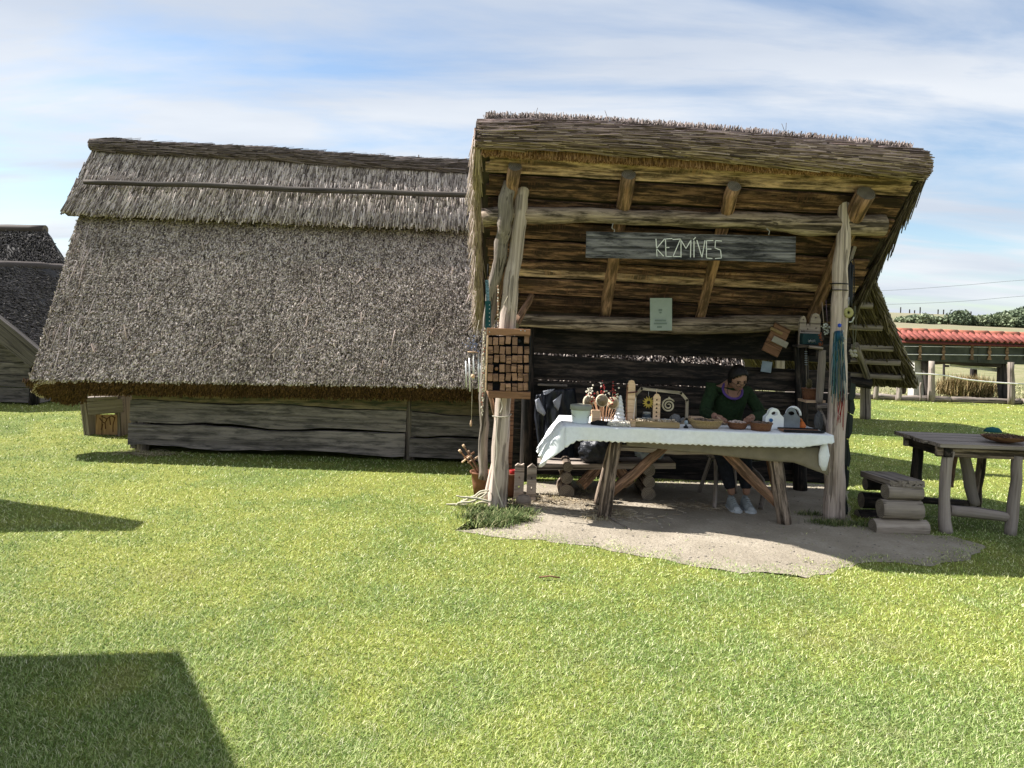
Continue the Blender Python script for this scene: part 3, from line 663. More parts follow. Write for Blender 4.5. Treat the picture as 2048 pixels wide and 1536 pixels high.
    slab2('thatch', rp(SL0 - .06, -.02, .19), rp(SL1 + .05, -.02, .19), rp(SL1 + .05, 1.09, .24), rp(SL0 - .06, 1.09, .24), .16)
    down = np.array((roofpt(0, 1) - roofpt(0, 0)).normalized()); Nn = np.array([0, .672, .741])
    def surf(name, n_, x_a, x_b, s_a, s_b, o_a, o_b, L, Wd, mat, jit=.12, outv=None, lift=.05):
        x = rng.uniform(x_a, x_b, n_); s = rng.uniform(s_a, s_b, n_); o = rng.uniform(o_a, o_b, n_)
        Pn = np.stack([x, 6.18 + 1.44 * s, 2.985 - 1.31 * s - .02 * x], 1) + Nn * o[:, None]
        ov = np.array(outv if outv is not None else Nn); Dn = unit(down + rng.normal(0, jit, (n_, 3)) + ov * lift)
        straws(name, Pn, Dn, np.tile(ov, (n_, 1)), L * rng.uniform(.5, 1.4, n_), Wd * rng.uniform(.6, 1.4, n_), mat, t_)
    surf('roof_reeds', 9000, SL0 - .06, SL1 + .05, -.0, 1.05, .18, .21, .22, .013, ST_GREY)
    surf('side_reeds', 5200, SL0 - .1, SL0 - .035, -.06, 1.0, .0, .2, .3, .009, ST_EDGE, .07, (-1, 0, 0), .05)  # sunlit left side takes the paler reed colour
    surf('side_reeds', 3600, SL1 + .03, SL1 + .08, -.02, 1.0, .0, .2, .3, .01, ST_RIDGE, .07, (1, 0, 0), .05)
    # hanging brown fringe under the front roll
    n_ = 9000; x = rng.uniform(SL0 - .02, SL1 - .35, n_); w = rng.random(n_)
    top = 2.985 - .02 * x
    Pn = np.stack([x, 6.155 - .035 * w, top + .055 - .012 * x + .02 * rng.random(n_)], 1)
    Dn = unit(np.array([0, -.12, -1]) + rng.normal(0, .09, (n_, 3)))
    straws('front_fringe', Pn, Dn, np.tile([0, -1., 0], (n_, 1)), .1 * rng.uniform(.75, 1.1, n_) * np.interp(x, [SL0, 2.2, SL1], [1, .8, .45]), .009 * rng.uniform(.6, 1.3, n_), ST_GOLD, t_)
    # thick roll of reeds along the high front edge
    pr = sub([P(952, 268, 6.08), P(1100, 271, 6.08), P(1250, 280, 6.07), P(1400, 290, 6.07), P(1550, 303, 6.06), P(1700, 316, 6.05), P(1826, 328, 6.04)], 5)
    npr = len(pr); hz = [.108 - .006 * (i / npr) ** 2 for i in range(npr)]
    pa = np.array([tuple(p) for p in pr]); 
    vs, fs = [], []
    for i, p in enumerate(pr):
        for j in range(14):
            a = 2 * math.pi * j / 14; rr = 1 + .08 * noise.noise((i * .3, math.cos(a) * 2, math.sin(a) * 2))
            vs.append(V((p.x, p.y + .1 * math.cos(a) * rr + .02 * math.sin(a), p.z + hz[i] * math.sin(a) * rr)) - pr[0])
    for i in range(npr - 1):
        for j in range(14):
            k = (j + 1) % 14; fs.append((i * 14 + j, (i + 1) * 14 + j, (i + 1) * 14 + k, i * 14 + k))
    fs.append(tuple(range(14))); fs.append(tuple((npr - 1) * 14 + j for j in range(13, -1, -1)))
    roll = mk('reed_roll', vs, fs, ST_RIDGE, t_, Matrix.Translation(pr[0]))
    n_ = 14000; q = rng.integers(0, npr - 1, n_); f_ = rng.random(n_); c_ = pa[q] * (1 - f_[:, None]) + pa[q + 1] * f_[:, None]; th = rng.uniform(0, 6.28, n_)
    hzz = np.array(hz)[q]; out = np.stack([0 * th, np.cos(th), np.sin(th)], 1)
    Pn = c_ + np.stack([0 * th, .102 * np.cos(th) + .02 * np.sin(th), hzz * np.sin(th) * 1.02], 1) + out * rng.uniform(-.004, .012, (n_, 1))
    Dn = unit(unit(pa[q + 1] - pa[q]) + rng.normal(0, .03, (n_, 3))); L = rng.uniform(.12, .45, n_)
    L = np.minimum(L, np.maximum(.03, 3.25 - Pn[:, 0] + rng.uniform(-.05, .04, n_)))
    straws('roll_reeds', Pn, Dn, out, L, rng.uniform(.004, .012, n_), strawmat('roll_reed', [(0, (.06, .048, .038)), (.4, (.22, .175, .14)), (.8, (.44, .37, .31)), (1, (.72, .64, .56))]), t_)
    # bristling cut reed tops behind the roll
    n_ = 5200; x = rng.uniform(SL0 + .0, SL1 - .1, n_); zt = np.interp(x, pa[:, 0], pa[:, 2]) + .115
    Pn = np.stack([x, 6.1 + rng.uniform(0, .12, n_), zt], 1); Dn = unit(np.array([0, -.35, 1]) + rng.normal(0, .22, (n_, 3)))
    straws('ridge_bristle', Pn, Dn, np.tile([0, -1., 0], (n_, 1)), rng.uniform(.03, .085, n_), rng.uniform(.004, .009, n_), ST_RIDGE, t_)
    for px, py in ((1068, 240), (1219, 246), (1571, 270), (1573, 272)):
        a = P(px, py, 6.1); tube('stray_stalk', [a, a + V((random.uniform(-.05, .08), 0, .1))], .0022, ST_GREY, t_, 4)
    board('ridge_lath', P(1625, 282, 6.16), P(1822, 292, 6.14), .035, .03, M_GREY, t_); board('ridge_lath', P(971, 231, 6.16), P(988, 232, 6.16), .05, .03, M_GREY, t_)
    mt = plain('white_binding_twine', (.66, .65, .62), .7)
    for px in (997, 1091, 1197, 1283, 1370, 1473, 1560, 1656, 1729, 1805):
        i = min(range(npr), key=lambda i: abs(pr[i].x - P(px, 300, 6.04).x)); c = pr[i]; pts = []
        for k in range(9):
            a = math.pi * (.45 + .75 * k / 8); pts.append(V((c.x + .012 * k / 8, c.y + .112 * math.cos(a) + .02 * math.sin(a), c.z + hz[i] * 1.07 * math.sin(a))))
        tube('twine_tie', pts, .0024, mt, t_, 5)
    # rope twisted round the left post and hanging loop
    mr = plain('pale_rope', (.5, .46, .38), .8)
    a = [P(985, 832, 6.42), P(1000, 834, 6.4), P(1018, 832, 6.42), P(1022, 828, 6.5)]; tube('rope', sub(a, 4), .005, mr, t_, 6)
    a = [P(992, 834, 6.41), P(994, 900, 6.41), P(990, 950, 6.41), P(998, 990, 6.41), P(1008, 1016, 6.4)]; tube('rope', sub(a, 5), .0045, mr, t_, 6)
    a = [P(1000, 798, 6.4), P(1005, 812, 6.4), P(1000, 826, 6.4)]; tube('rope', sub(a, 4), .004, mr, t_, 6)
    mb = plain('black_band', (.015, .015, .015), .4)
    tube('band', [P(1678, 568, 6.46) + V((.074 * math.cos(a), .074 * math.sin(a), 0)) for a in np.linspace(0, 6.1, 16)], .005, mb, t_, 6)
    tube('band', [P(1678, 583, 6.46) + V((.073 * math.cos(a), .073 * math.sin(a), .01)) for a in np.linspace(0, 6.1, 16)], .004, mb, t_, 6)
stall_build()
# ================================================================ SIGN
def sign():
    a, b_ = P(1172, 489, 6.42), P(1590, 499, 6.42)
    t_ = thing('name_board', 'long grey weathered board lettered KEZMÍVES hanging under the front beam', 'sign', (a + b_) / 2)
    bo = board('sign_board', a, b_, .222, .03, M_SIGN, t_, (0, 0, 1), 18, .006)
    # letters as thin painted strokes standing 1 mm proud
    y = 6.42 - .0165
    Lt = {'K': ([(1312, 478), (1314, 512)], [(1329, 478), (1313, 497), (1327, 512)]),
          'E': ([(1344, 477), (1331, 478), (1332, 513), (1343, 513)], [(1332, 495), (1338, 495)]),
          'Z': ([(1346, 479), (1361, 478), (1346, 513), (1360, 513)],),
          'M': ([(1362, 514), (1362, 480), (1372, 497), (1382, 480), (1381, 514)],),
          'I': ([(1388, 482), (1388, 514)], [(1387, 479), (1391, 475)]),
          'V': ([(1394, 481), (1404, 515), (1410, 481)],),
          'e': ([(1426, 481), (1413, 481), (1413, 516), (1424, 517)], [(1414, 498), (1422, 498)]),
          'S': ([(1443, 482), (1431, 481), (1430, 496), (1441, 500), (1443, 516), (1431, 517)],)}
    for ch, strokes in Lt.items():
        vs, fs = [], []
        for st in strokes:
            q = [P(px, py, y) for px, py in st]
            for p0, p1 in zip(q, q[1:]):
                d = (p1 - p0).normalized(); s_ = V((-d.z, 0, d.x)) * .0036; d = d * .003; o = len(vs)
                for dy in (0, .0022):
                    vs += [p0 - d + s_ + V((0, dy, 0)), p1 + d + s_ + V((0, dy, 0)), p1 + d - s_ + V((0, dy, 0)), p0 - d - s_ + V((0, dy, 0))]
                fs += [(o, o + 3, o + 2, o + 1), (o, o + 1, o + 5, o + 4), (o + 1, o + 2, o + 6, o + 5), (o + 2, o + 3, o + 7, o + 6), (o + 3, o, o + 4, o + 7)]
        mk('letter', vs, fs, M_CHALK, t_)
    mw = plain('hook_wire', (.4, .38, .34), .4)
    for px, py in ((1226, 447), (1536, 449)):
        tube('hook', sub([P(px, py, 6.45), P(px - 2, py + 9, 6.43), P(px + 3, py + 13, 6.42), P(px + 1, py + 21, 6.42)], 4), .004, mw, t_, 6)
sign()
o = board('paper_notice', P(1322, 596, 7.2), P(1322, 661, 7.2), .21, .006, plain('grey_green_card', (.36, .41, .38), .8, .06), None, (1, 0, 0), 4, 0)
tag(o, 'pale grey-green card hanging on the back beam below the sign', 'notice')
mi = plain('faded_print', (.22, .27, .25), .8)
for k, (px, py, w_) in enumerate(((1321, 620, .035), (1321, 625, .02), (1321, 641, .11), (1321, 647, .13), (1319, 654, .05))):
    board('print_line', P(px - w_ * 100, py, 7.19), P(px + w_ * 100, py, 7.19), .016, .002, mi, o, (0, 0, 1), 1, 0)
tq = thing('wooden_plaque', 'tilted dark wooden plaque with a pale label on the rear wall', 'plaque', P(1552, 680, 7.35))
Rm = Matrix.Rotation(.42, 4, 'Y')
box('panel', P(1552, 680, 7.35), (.17, .03, .3), M_FRAME, tq, R=Rm); box('label_strip', P(1560, 684, 7.32), (.16, .012, .06), plain('pale_label', (.4, .36, .3)), tq, R=Rm); box('label_strip', P(1553, 662, 7.32), (.13, .012, .03), plain('yellow_label', (.3, .2, .09)), tq, R=Rm)

# ================================================================ FRONT TABLE, CLOTHS
TZ = .775
def table_main():
    t_ = thing('trestle_table', 'rustic log-legged table under the white cloth in the stall', 'table', (1.55, 6.5, 0))
    box('tabletop', V((1.56, 6.49, .74)), (2.12, .68, .05), M_GREY, t_)
    log('leg', [P(1208, 1036, 6.26), P(1218, 960, 6.27), P(1232, 880, 6.28)], [.058, .055, .052], M_BEAM, t_, .01)
    log('leg', [P(1570, 1048, 6.26), P(1555, 960, 6.27), P(1545, 882, 6.28)], [.06, .058, .054], M_BEAM, t_, .015)
    log('leg', [P(1196, 1008, 6.7), P(1212, 940, 6.72), P(1232, 872, 6.74)], [.04, .04, .04], M_BEAM, t_, .01)
    log('leg', [P(1556, 1005, 6.7), P(1546, 940, 6.72), P(1533, 872, 6.74)], [.045, .042, .04], M_FRAME, t_, .01)
    log('brace', [P(1222, 985, 6.3), P(1285, 932, 6.32), P(1342, 882, 6.34)], [.045, .042, .04], M_RAFT, t_, .012)
    log('brace', [P(1556, 1008, 6.3), P(1490, 944, 6.32), P(1428, 880, 6.34)], [.038, .048, .042], M_RAFT, t_, .02)
    log('stretcher', [P(1226, 895, 6.34), P(1400, 902, 6.34), P(1548, 905, 6.34)], .03, M_GREY, t_)
table_main()
def cloth():
    xa, xb, ya, yb = .46, 2.66, 6.13, 6.84; nx_, ny_ = 90, 26
    vs, fs = [], []
    def zt(x, y): return TZ - .004 + .003 * noise.noise((x * 5, y * 5, 0))
    for i in range(nx_ + 1):
        x = xa + (xb - xa) * i / nx_
        for j in range(ny_ + 1):
            if j < 8:                                        # front skirt
                k = 1 - j / 8; hang = .115 + .012 * noise.noise((x * 2, 0, 3)) + (.006 * math.sin(x * 120) if j == 0 else 0) + .06 * max(0, 1 - (x - xa) / .1)
                if x > 2.4: hang -= .06 * (x - 2.4) / .26
                wv = .014 * noise.noise((x * 6, k * .5, 1)) * k + .006 * math.sin(x * 14 + 2) * k
                p = V((x - .0 * k, ya - .012 * k - wv - .035 * k * max(0, 1 - (x - xa) / .2), zt(x, ya) - hang * k))
            else:
                y = ya + (yb - ya) * (j - 8) / (ny_ - 8); p = V((x, y, zt(x, y)))
            vs.append(p)
    ix = lambda i, j: i * (ny_ + 1) + j
    for i in range(nx_):
        for j in range(ny_): fs.append((ix(i, j), ix(i + 1, j), ix(i + 1, j + 1), ix(i, j + 1)))
    # left skirt, flaring out and hanging lower
    base = len(vs); ns, nd = 24, 12
    for i in range(ns + 1):
        y = ya + (yb - .02 - ya) * i / ns
        for d in range(nd + 1):
            k = d / nd; hang = .27 + .035 * math.sin(i * .9) + .05 * (1 - i / ns)
            fold = .03 * math.sin(i * 1.15 + 1) * k + .018 * noise.noise((i * .4, d * .3, 0))
            vs.append(V((xa - .17 * k ** .8 - fold, y - .03 * k * (1 - i / ns), TZ - .004 - hang * k)))
    for i in range(ns):
        for d in range(nd): fs.append((base + i * (nd + 1) + d, base + i * (nd + 1) + d + 1, base + (i + 1) * (nd + 1) + d + 1, base + (i + 1) * (nd + 1) + d))
    # corner gore joining both skirts
    base = len(vs)
    for d in range(nd + 1):
        k = d / nd
        a = V((xa, ya - .012 * k - .035 * k, TZ - .004 - (.18) * k)); b_ = vs[(nx_ + 1) * (ny_ + 1) + d]
        for q in range(4): p = b_.lerp(a, q / 3); vs.append(p + V((0, -.03 * k * math.sin(q / 3 * math.pi), 0)))
    for d in range(nd):
        for q in range(3): fs.append((base + d * 4 + q, base + d * 4 + q + 1, base + (d + 1) * 4 + q + 1, base + (d + 1) * 4 + q))
    o = mk('tablecloth', [v - V((1.5, 6.5, 0)) for v in vs], fs, M_CLOTH, None, Matrix.Translation((1.5, 6.5, 0)), True)
    tag(o, 'white linen cloth with a scalloped hem draped over the stall table', 'tablecloth')
    so = o.modifiers.new('thickness', 'SOLIDIFY'); so.thickness = .003
    vs, fs = [], []
    for i in range(61):
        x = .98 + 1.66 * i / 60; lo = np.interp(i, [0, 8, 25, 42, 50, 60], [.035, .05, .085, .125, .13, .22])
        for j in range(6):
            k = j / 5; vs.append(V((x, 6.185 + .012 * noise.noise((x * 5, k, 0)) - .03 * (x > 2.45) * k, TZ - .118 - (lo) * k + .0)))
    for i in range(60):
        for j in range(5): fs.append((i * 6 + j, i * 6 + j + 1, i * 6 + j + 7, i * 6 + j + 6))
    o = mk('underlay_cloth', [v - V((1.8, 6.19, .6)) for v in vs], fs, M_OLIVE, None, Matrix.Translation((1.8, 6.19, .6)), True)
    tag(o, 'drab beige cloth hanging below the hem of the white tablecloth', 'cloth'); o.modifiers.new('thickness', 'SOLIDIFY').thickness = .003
    # white corner knot at right end
    o = lathe('cloth_corner', [(.02, .1), (.045, .05), (.06, -.02), (.05, -.1), (.02, -.15)], P(1648, 905, 6.16), M_CLOTH, None, 14, .7, .5)
    for v in o.data.vertices: v.co += V((1, .5, 0)) * noise.noise(v.co * 22) * .014
    tag(o, 'gathered white cloth corner hanging by the right stall post', 'cloth')
cloth()
def T(px, Y, dz=0):                                       # a spot on the table top under picture column px
    x = (px - CX) / F * Y; x = (px - CX + (H - TZ) / Y * F * ROLL * 1.0) / F * Y; return V((x, Y, TZ + dz))

# ---------------------------------------------------------------- things on the table
def bucket():
    c = T(1161, 6.32); t_ = thing('bucket', 'pale blue-white plastic tub at the left end of the stall table', 'bucket', c)
    m = plain('pale_plastic', (.72, .78, .78), .4, .06, 5)
    lathe('tub', [(.066, 0), (.07, .01), (.083, .125), (.088, .127), (.088, .147), (.083, .148), (.079, .12), (.06, .01), (0, .008)], c, m, t_, 28)
    lathe('rim', [(.0885, .112), (.092, .115), (.092, .15), (.087, .153)], c, plain('grey_rim', (.3, .31, .27), .5), t_, 28)
    tube('handle', [c + V((.09 * math.cos(a), -.055 + .0 * a, .115 - .075 * math.sin(a))) for a in np.linspace(math.pi * .02, math.pi * .98, 12)], .002, plain('wire', (.3, .3, .3), .3, metal=1), t_, 5)
bucket()
def bouquets():
    c = T(1190, 6.5); t_ = thing('dried_flower_stand', 'light wood block holding sticks, wood slices and dried berries beside the tub', 'ornament', c)
    box('block', T(1191, 6.42, .05), (.075, .07, .1), M_LIGHTW, t_)
    ms = wood('bare_twig', (.3, .18, .1), (.45, .28, .16), (.58, .4, .26), 30, 6)
    mdisc = plain('wood_slice_face', (.5, .37, .24), .8, .1, 20); mbark = plain('wood_slice_edge', (.62, .52, .38), .85, .2, 20)
    for k in range(26):
        px = 1180 + k * 2.1 + random.uniform(-3, 3); tx = px + (px - 1207) * .35
        a = T(px * .55 + 1206 * .45, 6.5 + random.uniform(-.06, .06), .0)
        b_ = P(tx, random.uniform(782, 812), a.y + random.uniform(-.03, .03)); tube('stick', sub([a, a.lerp(b_, .5) + V((random.uniform(-.01, .01), 0, 0)), b_], 3), .0032, ms, t_, 5)
    for px, py, yy, ang in ((1177, 803, 6.4, .5), (1204, 801, 6.36, .15), (1226, 806, 6.42, -.45)):
        q = P(px, py, yy); R = Matrix.Rotation(ang, 4, 'Z') @ Matrix.Rotation(math.radians(90), 4, 'X')
        s_ = lathe('wood_slice', [(.05, -.012), (.053, -.008), (.053, .008), (.05, .012)], q, mbark, t_, 22, M=R)
        lathe('slice_face', [(0, .0125), (.046, .0127)], q, mdisc, s_, 22, M=R)
    mb = plain('white_cotton_bud', (.8, .74, .62), .9); mr = plain('dark_red_berry', (.28, .03, .03), .4)
    for cx_, cy_, nn, red in ((1180, 783, 26, .15), (1186, 798, 14, .4), (1204, 776, 12, .7), (1209, 788, 8, .1), (1228, 783, 14, .8), (1222, 796, 12, .6), (1232, 790, 8, .2)):
        bm = bmesh.new(); bm2 = bmesh.new()
        for k in range(nn):
            q = P(cx_ + random.gauss(0, 3.2), cy_ + random.gauss(0, 7), 6.42 + random.uniform(-.04, .04)) - c
            bmesh.ops.create_icosphere(bm2 if random.random() < red else bm, subdivisions=1, radius=random.uniform(.004, .010), matrix=Matrix.Translation(q))
        for bb, m_, nm in ((bm, mb, 'blossom'), (bm2, mr, 'berries')):
            if len(bb.verts):
                me = bpy.data.meshes.new(nm); bb.to_mesh(me); me.materials.append(m_); tag(put(bpy.data.objects.new(nm, me), t_, Matrix.Translation(c)), kind='stuff')
            bb.free()
bouquets()
def cone_tree():
    c = T(1239, 6.42); vs, fs = [], []; nl, na = 60, 22
    for i in range(nl + 1):
        k = i / nl; z = .235 * k; r0 = .044 * (1 - k) ** .75 + .006; ph = (k * 7) % 1
        for j in range(na):
            a = 2 * math.pi * j / na; pp = (k * 7.5 + j / na * 1) % 1; r = r0 * (.78 + .32 * (1 - pp) ** .7)
            vs.append((r * math.cos(a), r * math.sin(a), z))
    for i in range(nl):
        for j in range(na): k2 = (j + 1) % na; fs.append((i * na + j, i * na + k2, (i + 1) * na + k2, (i + 1) * na + j))
    fs.append(tuple(range(na - 1, -1, -1))); fs.append(tuple(nl * na + j for j in range(na)))
    tag(mk('spiral_tree', vs, fs, plain('white_yarn', (.72, .72, .74), .9, .1, 60, .5), None, Matrix.Translation(c), True), 'white spiral cone tree ornament between wood slices and tall board', 'ornament')
cone_tree()
def tall_board():
    c = T(1262, 6.45); t_ = thing('carved_board', 'tall round-topped wooden board tied with a dark cord behind the spiral tree', 'ornament', c)
    ol = [(-.031, 0), (.031, 0), (.033, .2), (.031, .33), (.02, .36), (0, .368), (-.022, .36), (-.032, .33), (-.034, .2)]
    extrude('board', ol, .025, M_LIGHTW, t_, Matrix.Translation(c) @ Matrix.Rotation(-.02, 4, 'Y'))
    ol = [(-.04, 0), (-.031, 0), (-.034, .2), (-.032, .33), (-.04, .32), (-.045, .2)]
    extrude('bark_edge', ol, .03, M_FRAME, t_, Matrix.Translation(c + V((-.004, 0, 0))))
    tube('cord', [c + V((.045 * math.cos(a), .025 * math.sin(a), .262 + .006 * math.cos(a))) for a in np.linspace(0, 6.28, 14)], .005, plain('dark_red_cord', (.09, .02, .02)), t_, 6)
    tube('jute_string', sub([c + V((.03, -.02, .22)), c + V((.02, -.03, .1)), c + V((.012, -.03, .01))], 4), .002, M_CLOTH, t_, 5)
    for s in (-1, 1): tube('cord_end', sub([c + V((0, 0, .36)), c + V((s * .03, 0, .375)), c + V((s * .05, 0, .355))], 3), .004, M_BLACK, t_, 5)
tall_board()
def frame_orn():
    c = T(1322, 6.55); t_ = thing('octagonal_frame', 'eight-sided pale wooden frame standing on the table round the hanging ornaments', 'frame', c)
    y = 6.5; oc = [(1283, 777), (1362, 786), (1374, 800), (1373, 838), (1360, 851), (1281, 848), (1270, 836), (1270, 791)]
    q = [P(px, py, y) for px, py in oc]
    m = wood('pale_frame_wood', (.22, .19, .13), (.32, .28, .2), (.42, .38, .29), 24, 4)
    for a, b_ in zip(q, q[1:] + q[:1]): board('frame_bar', a + (a - b_).normalized() * .008, b_ + (b_ - a).normalized() * .008, .024, .022, m, t_, V((0, 1, 0)).cross(b_ - a), 2, 0)
    mc = plain('hanging_thread', (.55, .53, .48)); 
    s_ = P(1297, 805, 6.48); pts = []
    for k in range(26):
        a = 2 * math.pi * k / 26; r = .056 if k % 2 == 0 else .031; pts.append((r * math.cos(a), r * math.sin(a)))
    o = extrude('sun_ornament', pts, .008, plain('yellow_painted_wood', (.55, .4, .08), .6, .1), None, Matrix.Translation(s_), [[(.016 * math.cos(a), .016 * math.sin(a)) for a in np.linspace(6.28, 0, 13)[:-1]]])
    tag(o, 'yellow cut-out sun ornament with pointed rays hanging in the frame', 'ornament')
    tube('thread', [s_ + V((0, 0, .05)), P(1297, 783, 6.49)], .0015, mc, o, 4)
    c2 = P(1337, 811, 6.46); pts = []; inner = []
    for k in range(60):
        a = k / 59 * math.pi * 4.6 + .6; r = .006 + .0036 * a; pts.append(V((-r * math.cos(a), 0, r * math.sin(a))) + c2)
    pts += [pts[-1] + V((-.03, 0, .02)), pts[-1] + V((-.05, 0, .035))]
    o = tube('spiral_ornament', pts, lerpr([.004, .007, .008, .006], len(pts)), plain('pale_turned_wood', (.5, .43, .3)), None, 7)
    tag(o, 'pale wooden spiral ornament standing right of the holed pillar', 'ornament')
    ol = [(-.03, 0), (.03, 0), (.03, .23), (.012, .255), (-.012, .255), (-.03, .23)]
    hs = [[(.0085 * math.cos(a), z + .0085 * math.sin(a)) for a in np.linspace(6.28, 0, 11)[:-1]] for z in (.03, .066, .1, .134, .168, .205)]
    o = extrude('holed_pillar', ol, .022, M_LIGHTW, None, Matrix.Translation(T(1312, 6.4) + V((0, 0, .004))), hs)
    tag(o, 'narrow light wooden pillar pierced by a row of round holes', 'ornament'); M0 = T(1312, 6.4)
    tube('hanging_loop', sub([M0 + V((0, 0, .25)), M0 + V((-.006, 0, .285)), M0 + V((0, 0, .3))], 3), .003, M_LIGHTW, o, 5)
    c = T(1293, 6.42); t2 = thing('lidded_jar', 'dark glass jar with white painted bands below the sun ornament', 'jar', c)
    g_ = plain('dark_glass', (.03, .04, .05), .15, .1, 5, 0); lathe('glass', [(.032, 0), (.038, .01), (.038, .075), (.03, .088), (0, .09)], c, g_, t2, 18)
    for z in (.02, .05, .08): lathe('painted_band', [(.0385 - (z > .07) * .006, z), (.039 - (z > .07) * .006, z + .004)], c, M_CHALK, t2, 18)
    lathe('lid', [(.034, .088), (.034, .1), (0, .1)], c, plain('grey_lid', (.3, .3, .28)), t2, 18)
    for px, yy, r, lb in ((1352, 6.62, .05, 'larger grey stone lying behind the frame'), (1368, 6.56, .035, 'small grey stone right of the frame post')):
        bm = bmesh.new(); bmesh.ops.create_icosphere(bm, subdivisions=3, radius=r)
        for v in bm.verts: v.co += v.co.normalized() * noise.noise(v.co * 25) * r * .4; v.co.z *= .75
        me = bpy.data.meshes.new('stone'); bm.to_mesh(me); bm.free(); me.materials.append(plain('grey_stone', (.2, .2, .2)))
        tag(put(bpy.data.objects.new('stone', me), None, Matrix.Translation(T(px, yy, r * .6))), lb, 'stone')
frame_orn()
def tray():
    a, b_ = T(1268, 6.2), T(1358, 6.2); t_ = thing('wooden_tray', 'low open wooden tray of carved chips at the front edge of the table', 'tray', (a + b_) / 2)
    L_ = (b_ - a).length; c = (a + b_) / 2
    m = wood('tray_wood', (.22, .16, .08), (.33, .25, .13), (.42, .33, .19), 24, 4)
    box('front_panel', c + V((0, -.01, .024)), (L_, .014, .048), m, t_); box('back_panel', c + V((0, .17, .022)), (L_, .012, .044), m, t_)
    box('end_block', a + V((-.01, .0, .025)), (.04, .05, .05), M_LIGHTW, t_); box('side_panel', a + V((-.0, .1, .02)), (.012, .15, .04), m, t_); box('side_panel', b_ + V((0, .08, .02)), (.012, .17, .04), m, t_); box('base', c + V((0, .08, .006)), (L_, .17, .01), m, t_)
    bm = bmesh.new()
    for k in range(150):
        s_ = random.uniform(.006, .02); M = Matrix.Translation((random.uniform(-L_ / 2 + .02, L_ / 2 - .02), random.uniform(.01, .15), random.uniform(.02, .055))) @ Matrix.Rotation(random.uniform(0, 3), 4, V((random.random(), random.random(), random.random())))
        bmesh.ops.create_cube(bm, size=1, matrix=M @ Matrix.Diagonal((s_ * 1.6, s_ * .6, s_ * .3, 1)))
    me = bpy.data.meshes.new('wood_chips'); bm.to_mesh(me); bm.free(); me.materials.append(plain('pale_chip', (.6, .5, .36), .8, .3))
    tag(put(bpy.data.objects.new('wood_chips', me), t_, Matrix.Translation(c)), kind='stuff')
    bm = bmesh.new()
    for k in range(190):
        s_ = random.uniform(.008, .03); q = T(random.uniform(1215, 1266), random.uniform(6.17, 6.38), random.uniform(.004, .022)) - c
        bmesh.ops.create_cube(bm, size=1, matrix=Matrix.Translation(q) @ Matrix.Rotation(random.uniform(0, 3), 4, V((random.random() * .3, random.random() * .3, 1))) @ Matrix.Diagonal((s_ * 1.7, s_ * .35, .006, 1)))
    me = bpy.data.meshes.new('carving_scraps'); bm.to_mesh(me); bm.free(); me.materials.append(plain('bleached_chip', (.7, .66, .56), .8, .25))
    tag(put(bpy.data.objects.new('carving_scraps', me), None, Matrix.Translation(c)), 'loose heap of pale carved pieces on the white cloth', None, None, 'stuff')
    bm = bmesh.new(); bmesh.ops.create_icosphere(bm, subdivisions=4, radius=1)
    for v in bm.verts: v.co += v.co.normalized() * noise.noise(v.co * 2.6) * .5; v.co = V((v.co.x * .08, v.co.y * .05, max(0, v.co.z * .03)))
    me = bpy.data.meshes.new('dark_cloth_bundle'); bm.to_mesh(me); bm.free(); me.materials.append(M_BLACK)
    tag(put(bpy.data.objects.new('dark_cloth_bundle', me), None, Matrix.Translation(T(1203, 6.26))), 'crumpled black cloth bundle beside the pale tub', 'cloth')
    c = T(1372, 6.24); t2 = thing('small_figure', 'tiny blue-grey figure on a dark foot near the wicker basket', 'figurine', c)
    lathe('foot', [(.02, 0), (.02, .012), (.008, .016), (.007, .03)], c, M_BLACK, t2, 12); lathe('head', [(.0, .065), (.014, .058), (.018, .045), (.01, .03), (.008, .025)], c, plain('blue_grey_glaze', (.25, .3, .36), .4), t2, 12)
tray()
def basket(px, Y, rx, ry, h, m, label, name='basket', fill=(.18, .13, .1), contents=True, flare=1.15):
    c = T(px, Y); t_ = thing(name, label, 'basket', c)
    lathe('basket_wall', [(.86 / flare, 0), (.93, h * .5), (1.0, h), (1.03, h * 1.02), (.97, h * 1.06), (.9, h * .8), (.8 / flare, .006), (0, .006)], c, m, t_, 30, rx, ry)
    n = 30
    ro = tube('woven_rim', [c + V((rx * 1.0 * math.cos(a), ry * 1.0 * math.sin(a), h * 1.02 + .002 * math.sin(a * 14))) for a in np.linspace(0, 6.2832, 41)[:-1]], .006, m, t_, 6, closed=True)
    if contents:
        bm = bmesh.new()
        for k in range(60):
            s_ = random.uniform(.008, .02); a = random.uniform(0, 6.28); r = random.uniform(0, .8)
            bmesh.ops.create_icosphere(bm, subdivisions=1, radius=s_, matrix=Matrix.Translation((rx * r * math.cos(a), ry * r * math.sin(a), h * .85 + random.uniform(-.01, .02))) @ Matrix.Diagonal((1.5, .6, .6, 1)))
        me = bpy.data.meshes.new('trinkets'); bm.to_mesh(me); bm.free(); me.materials.append(plain('mixed_trinkets', fill, .6, .8, 60)); tag(put(bpy.data.objects.new('trinkets', me), t_, Matrix.Translation(c)), kind='stuff')
    return t_
basket(1411, 6.28, .14, .09, .062, M_WICKER, 'oval pale wicker basket in the middle of the stall table')
basket(1475, 6.3, .085, .07, .05, M_WICKB, 'small round brown basket right of the pale wicker one', fill=(.5, .4, .35))
basket(1522, 6.25, .092, .07, .058, M_WICKB, 'brown box-like basket next to the white carrier bags', flare=1.0)
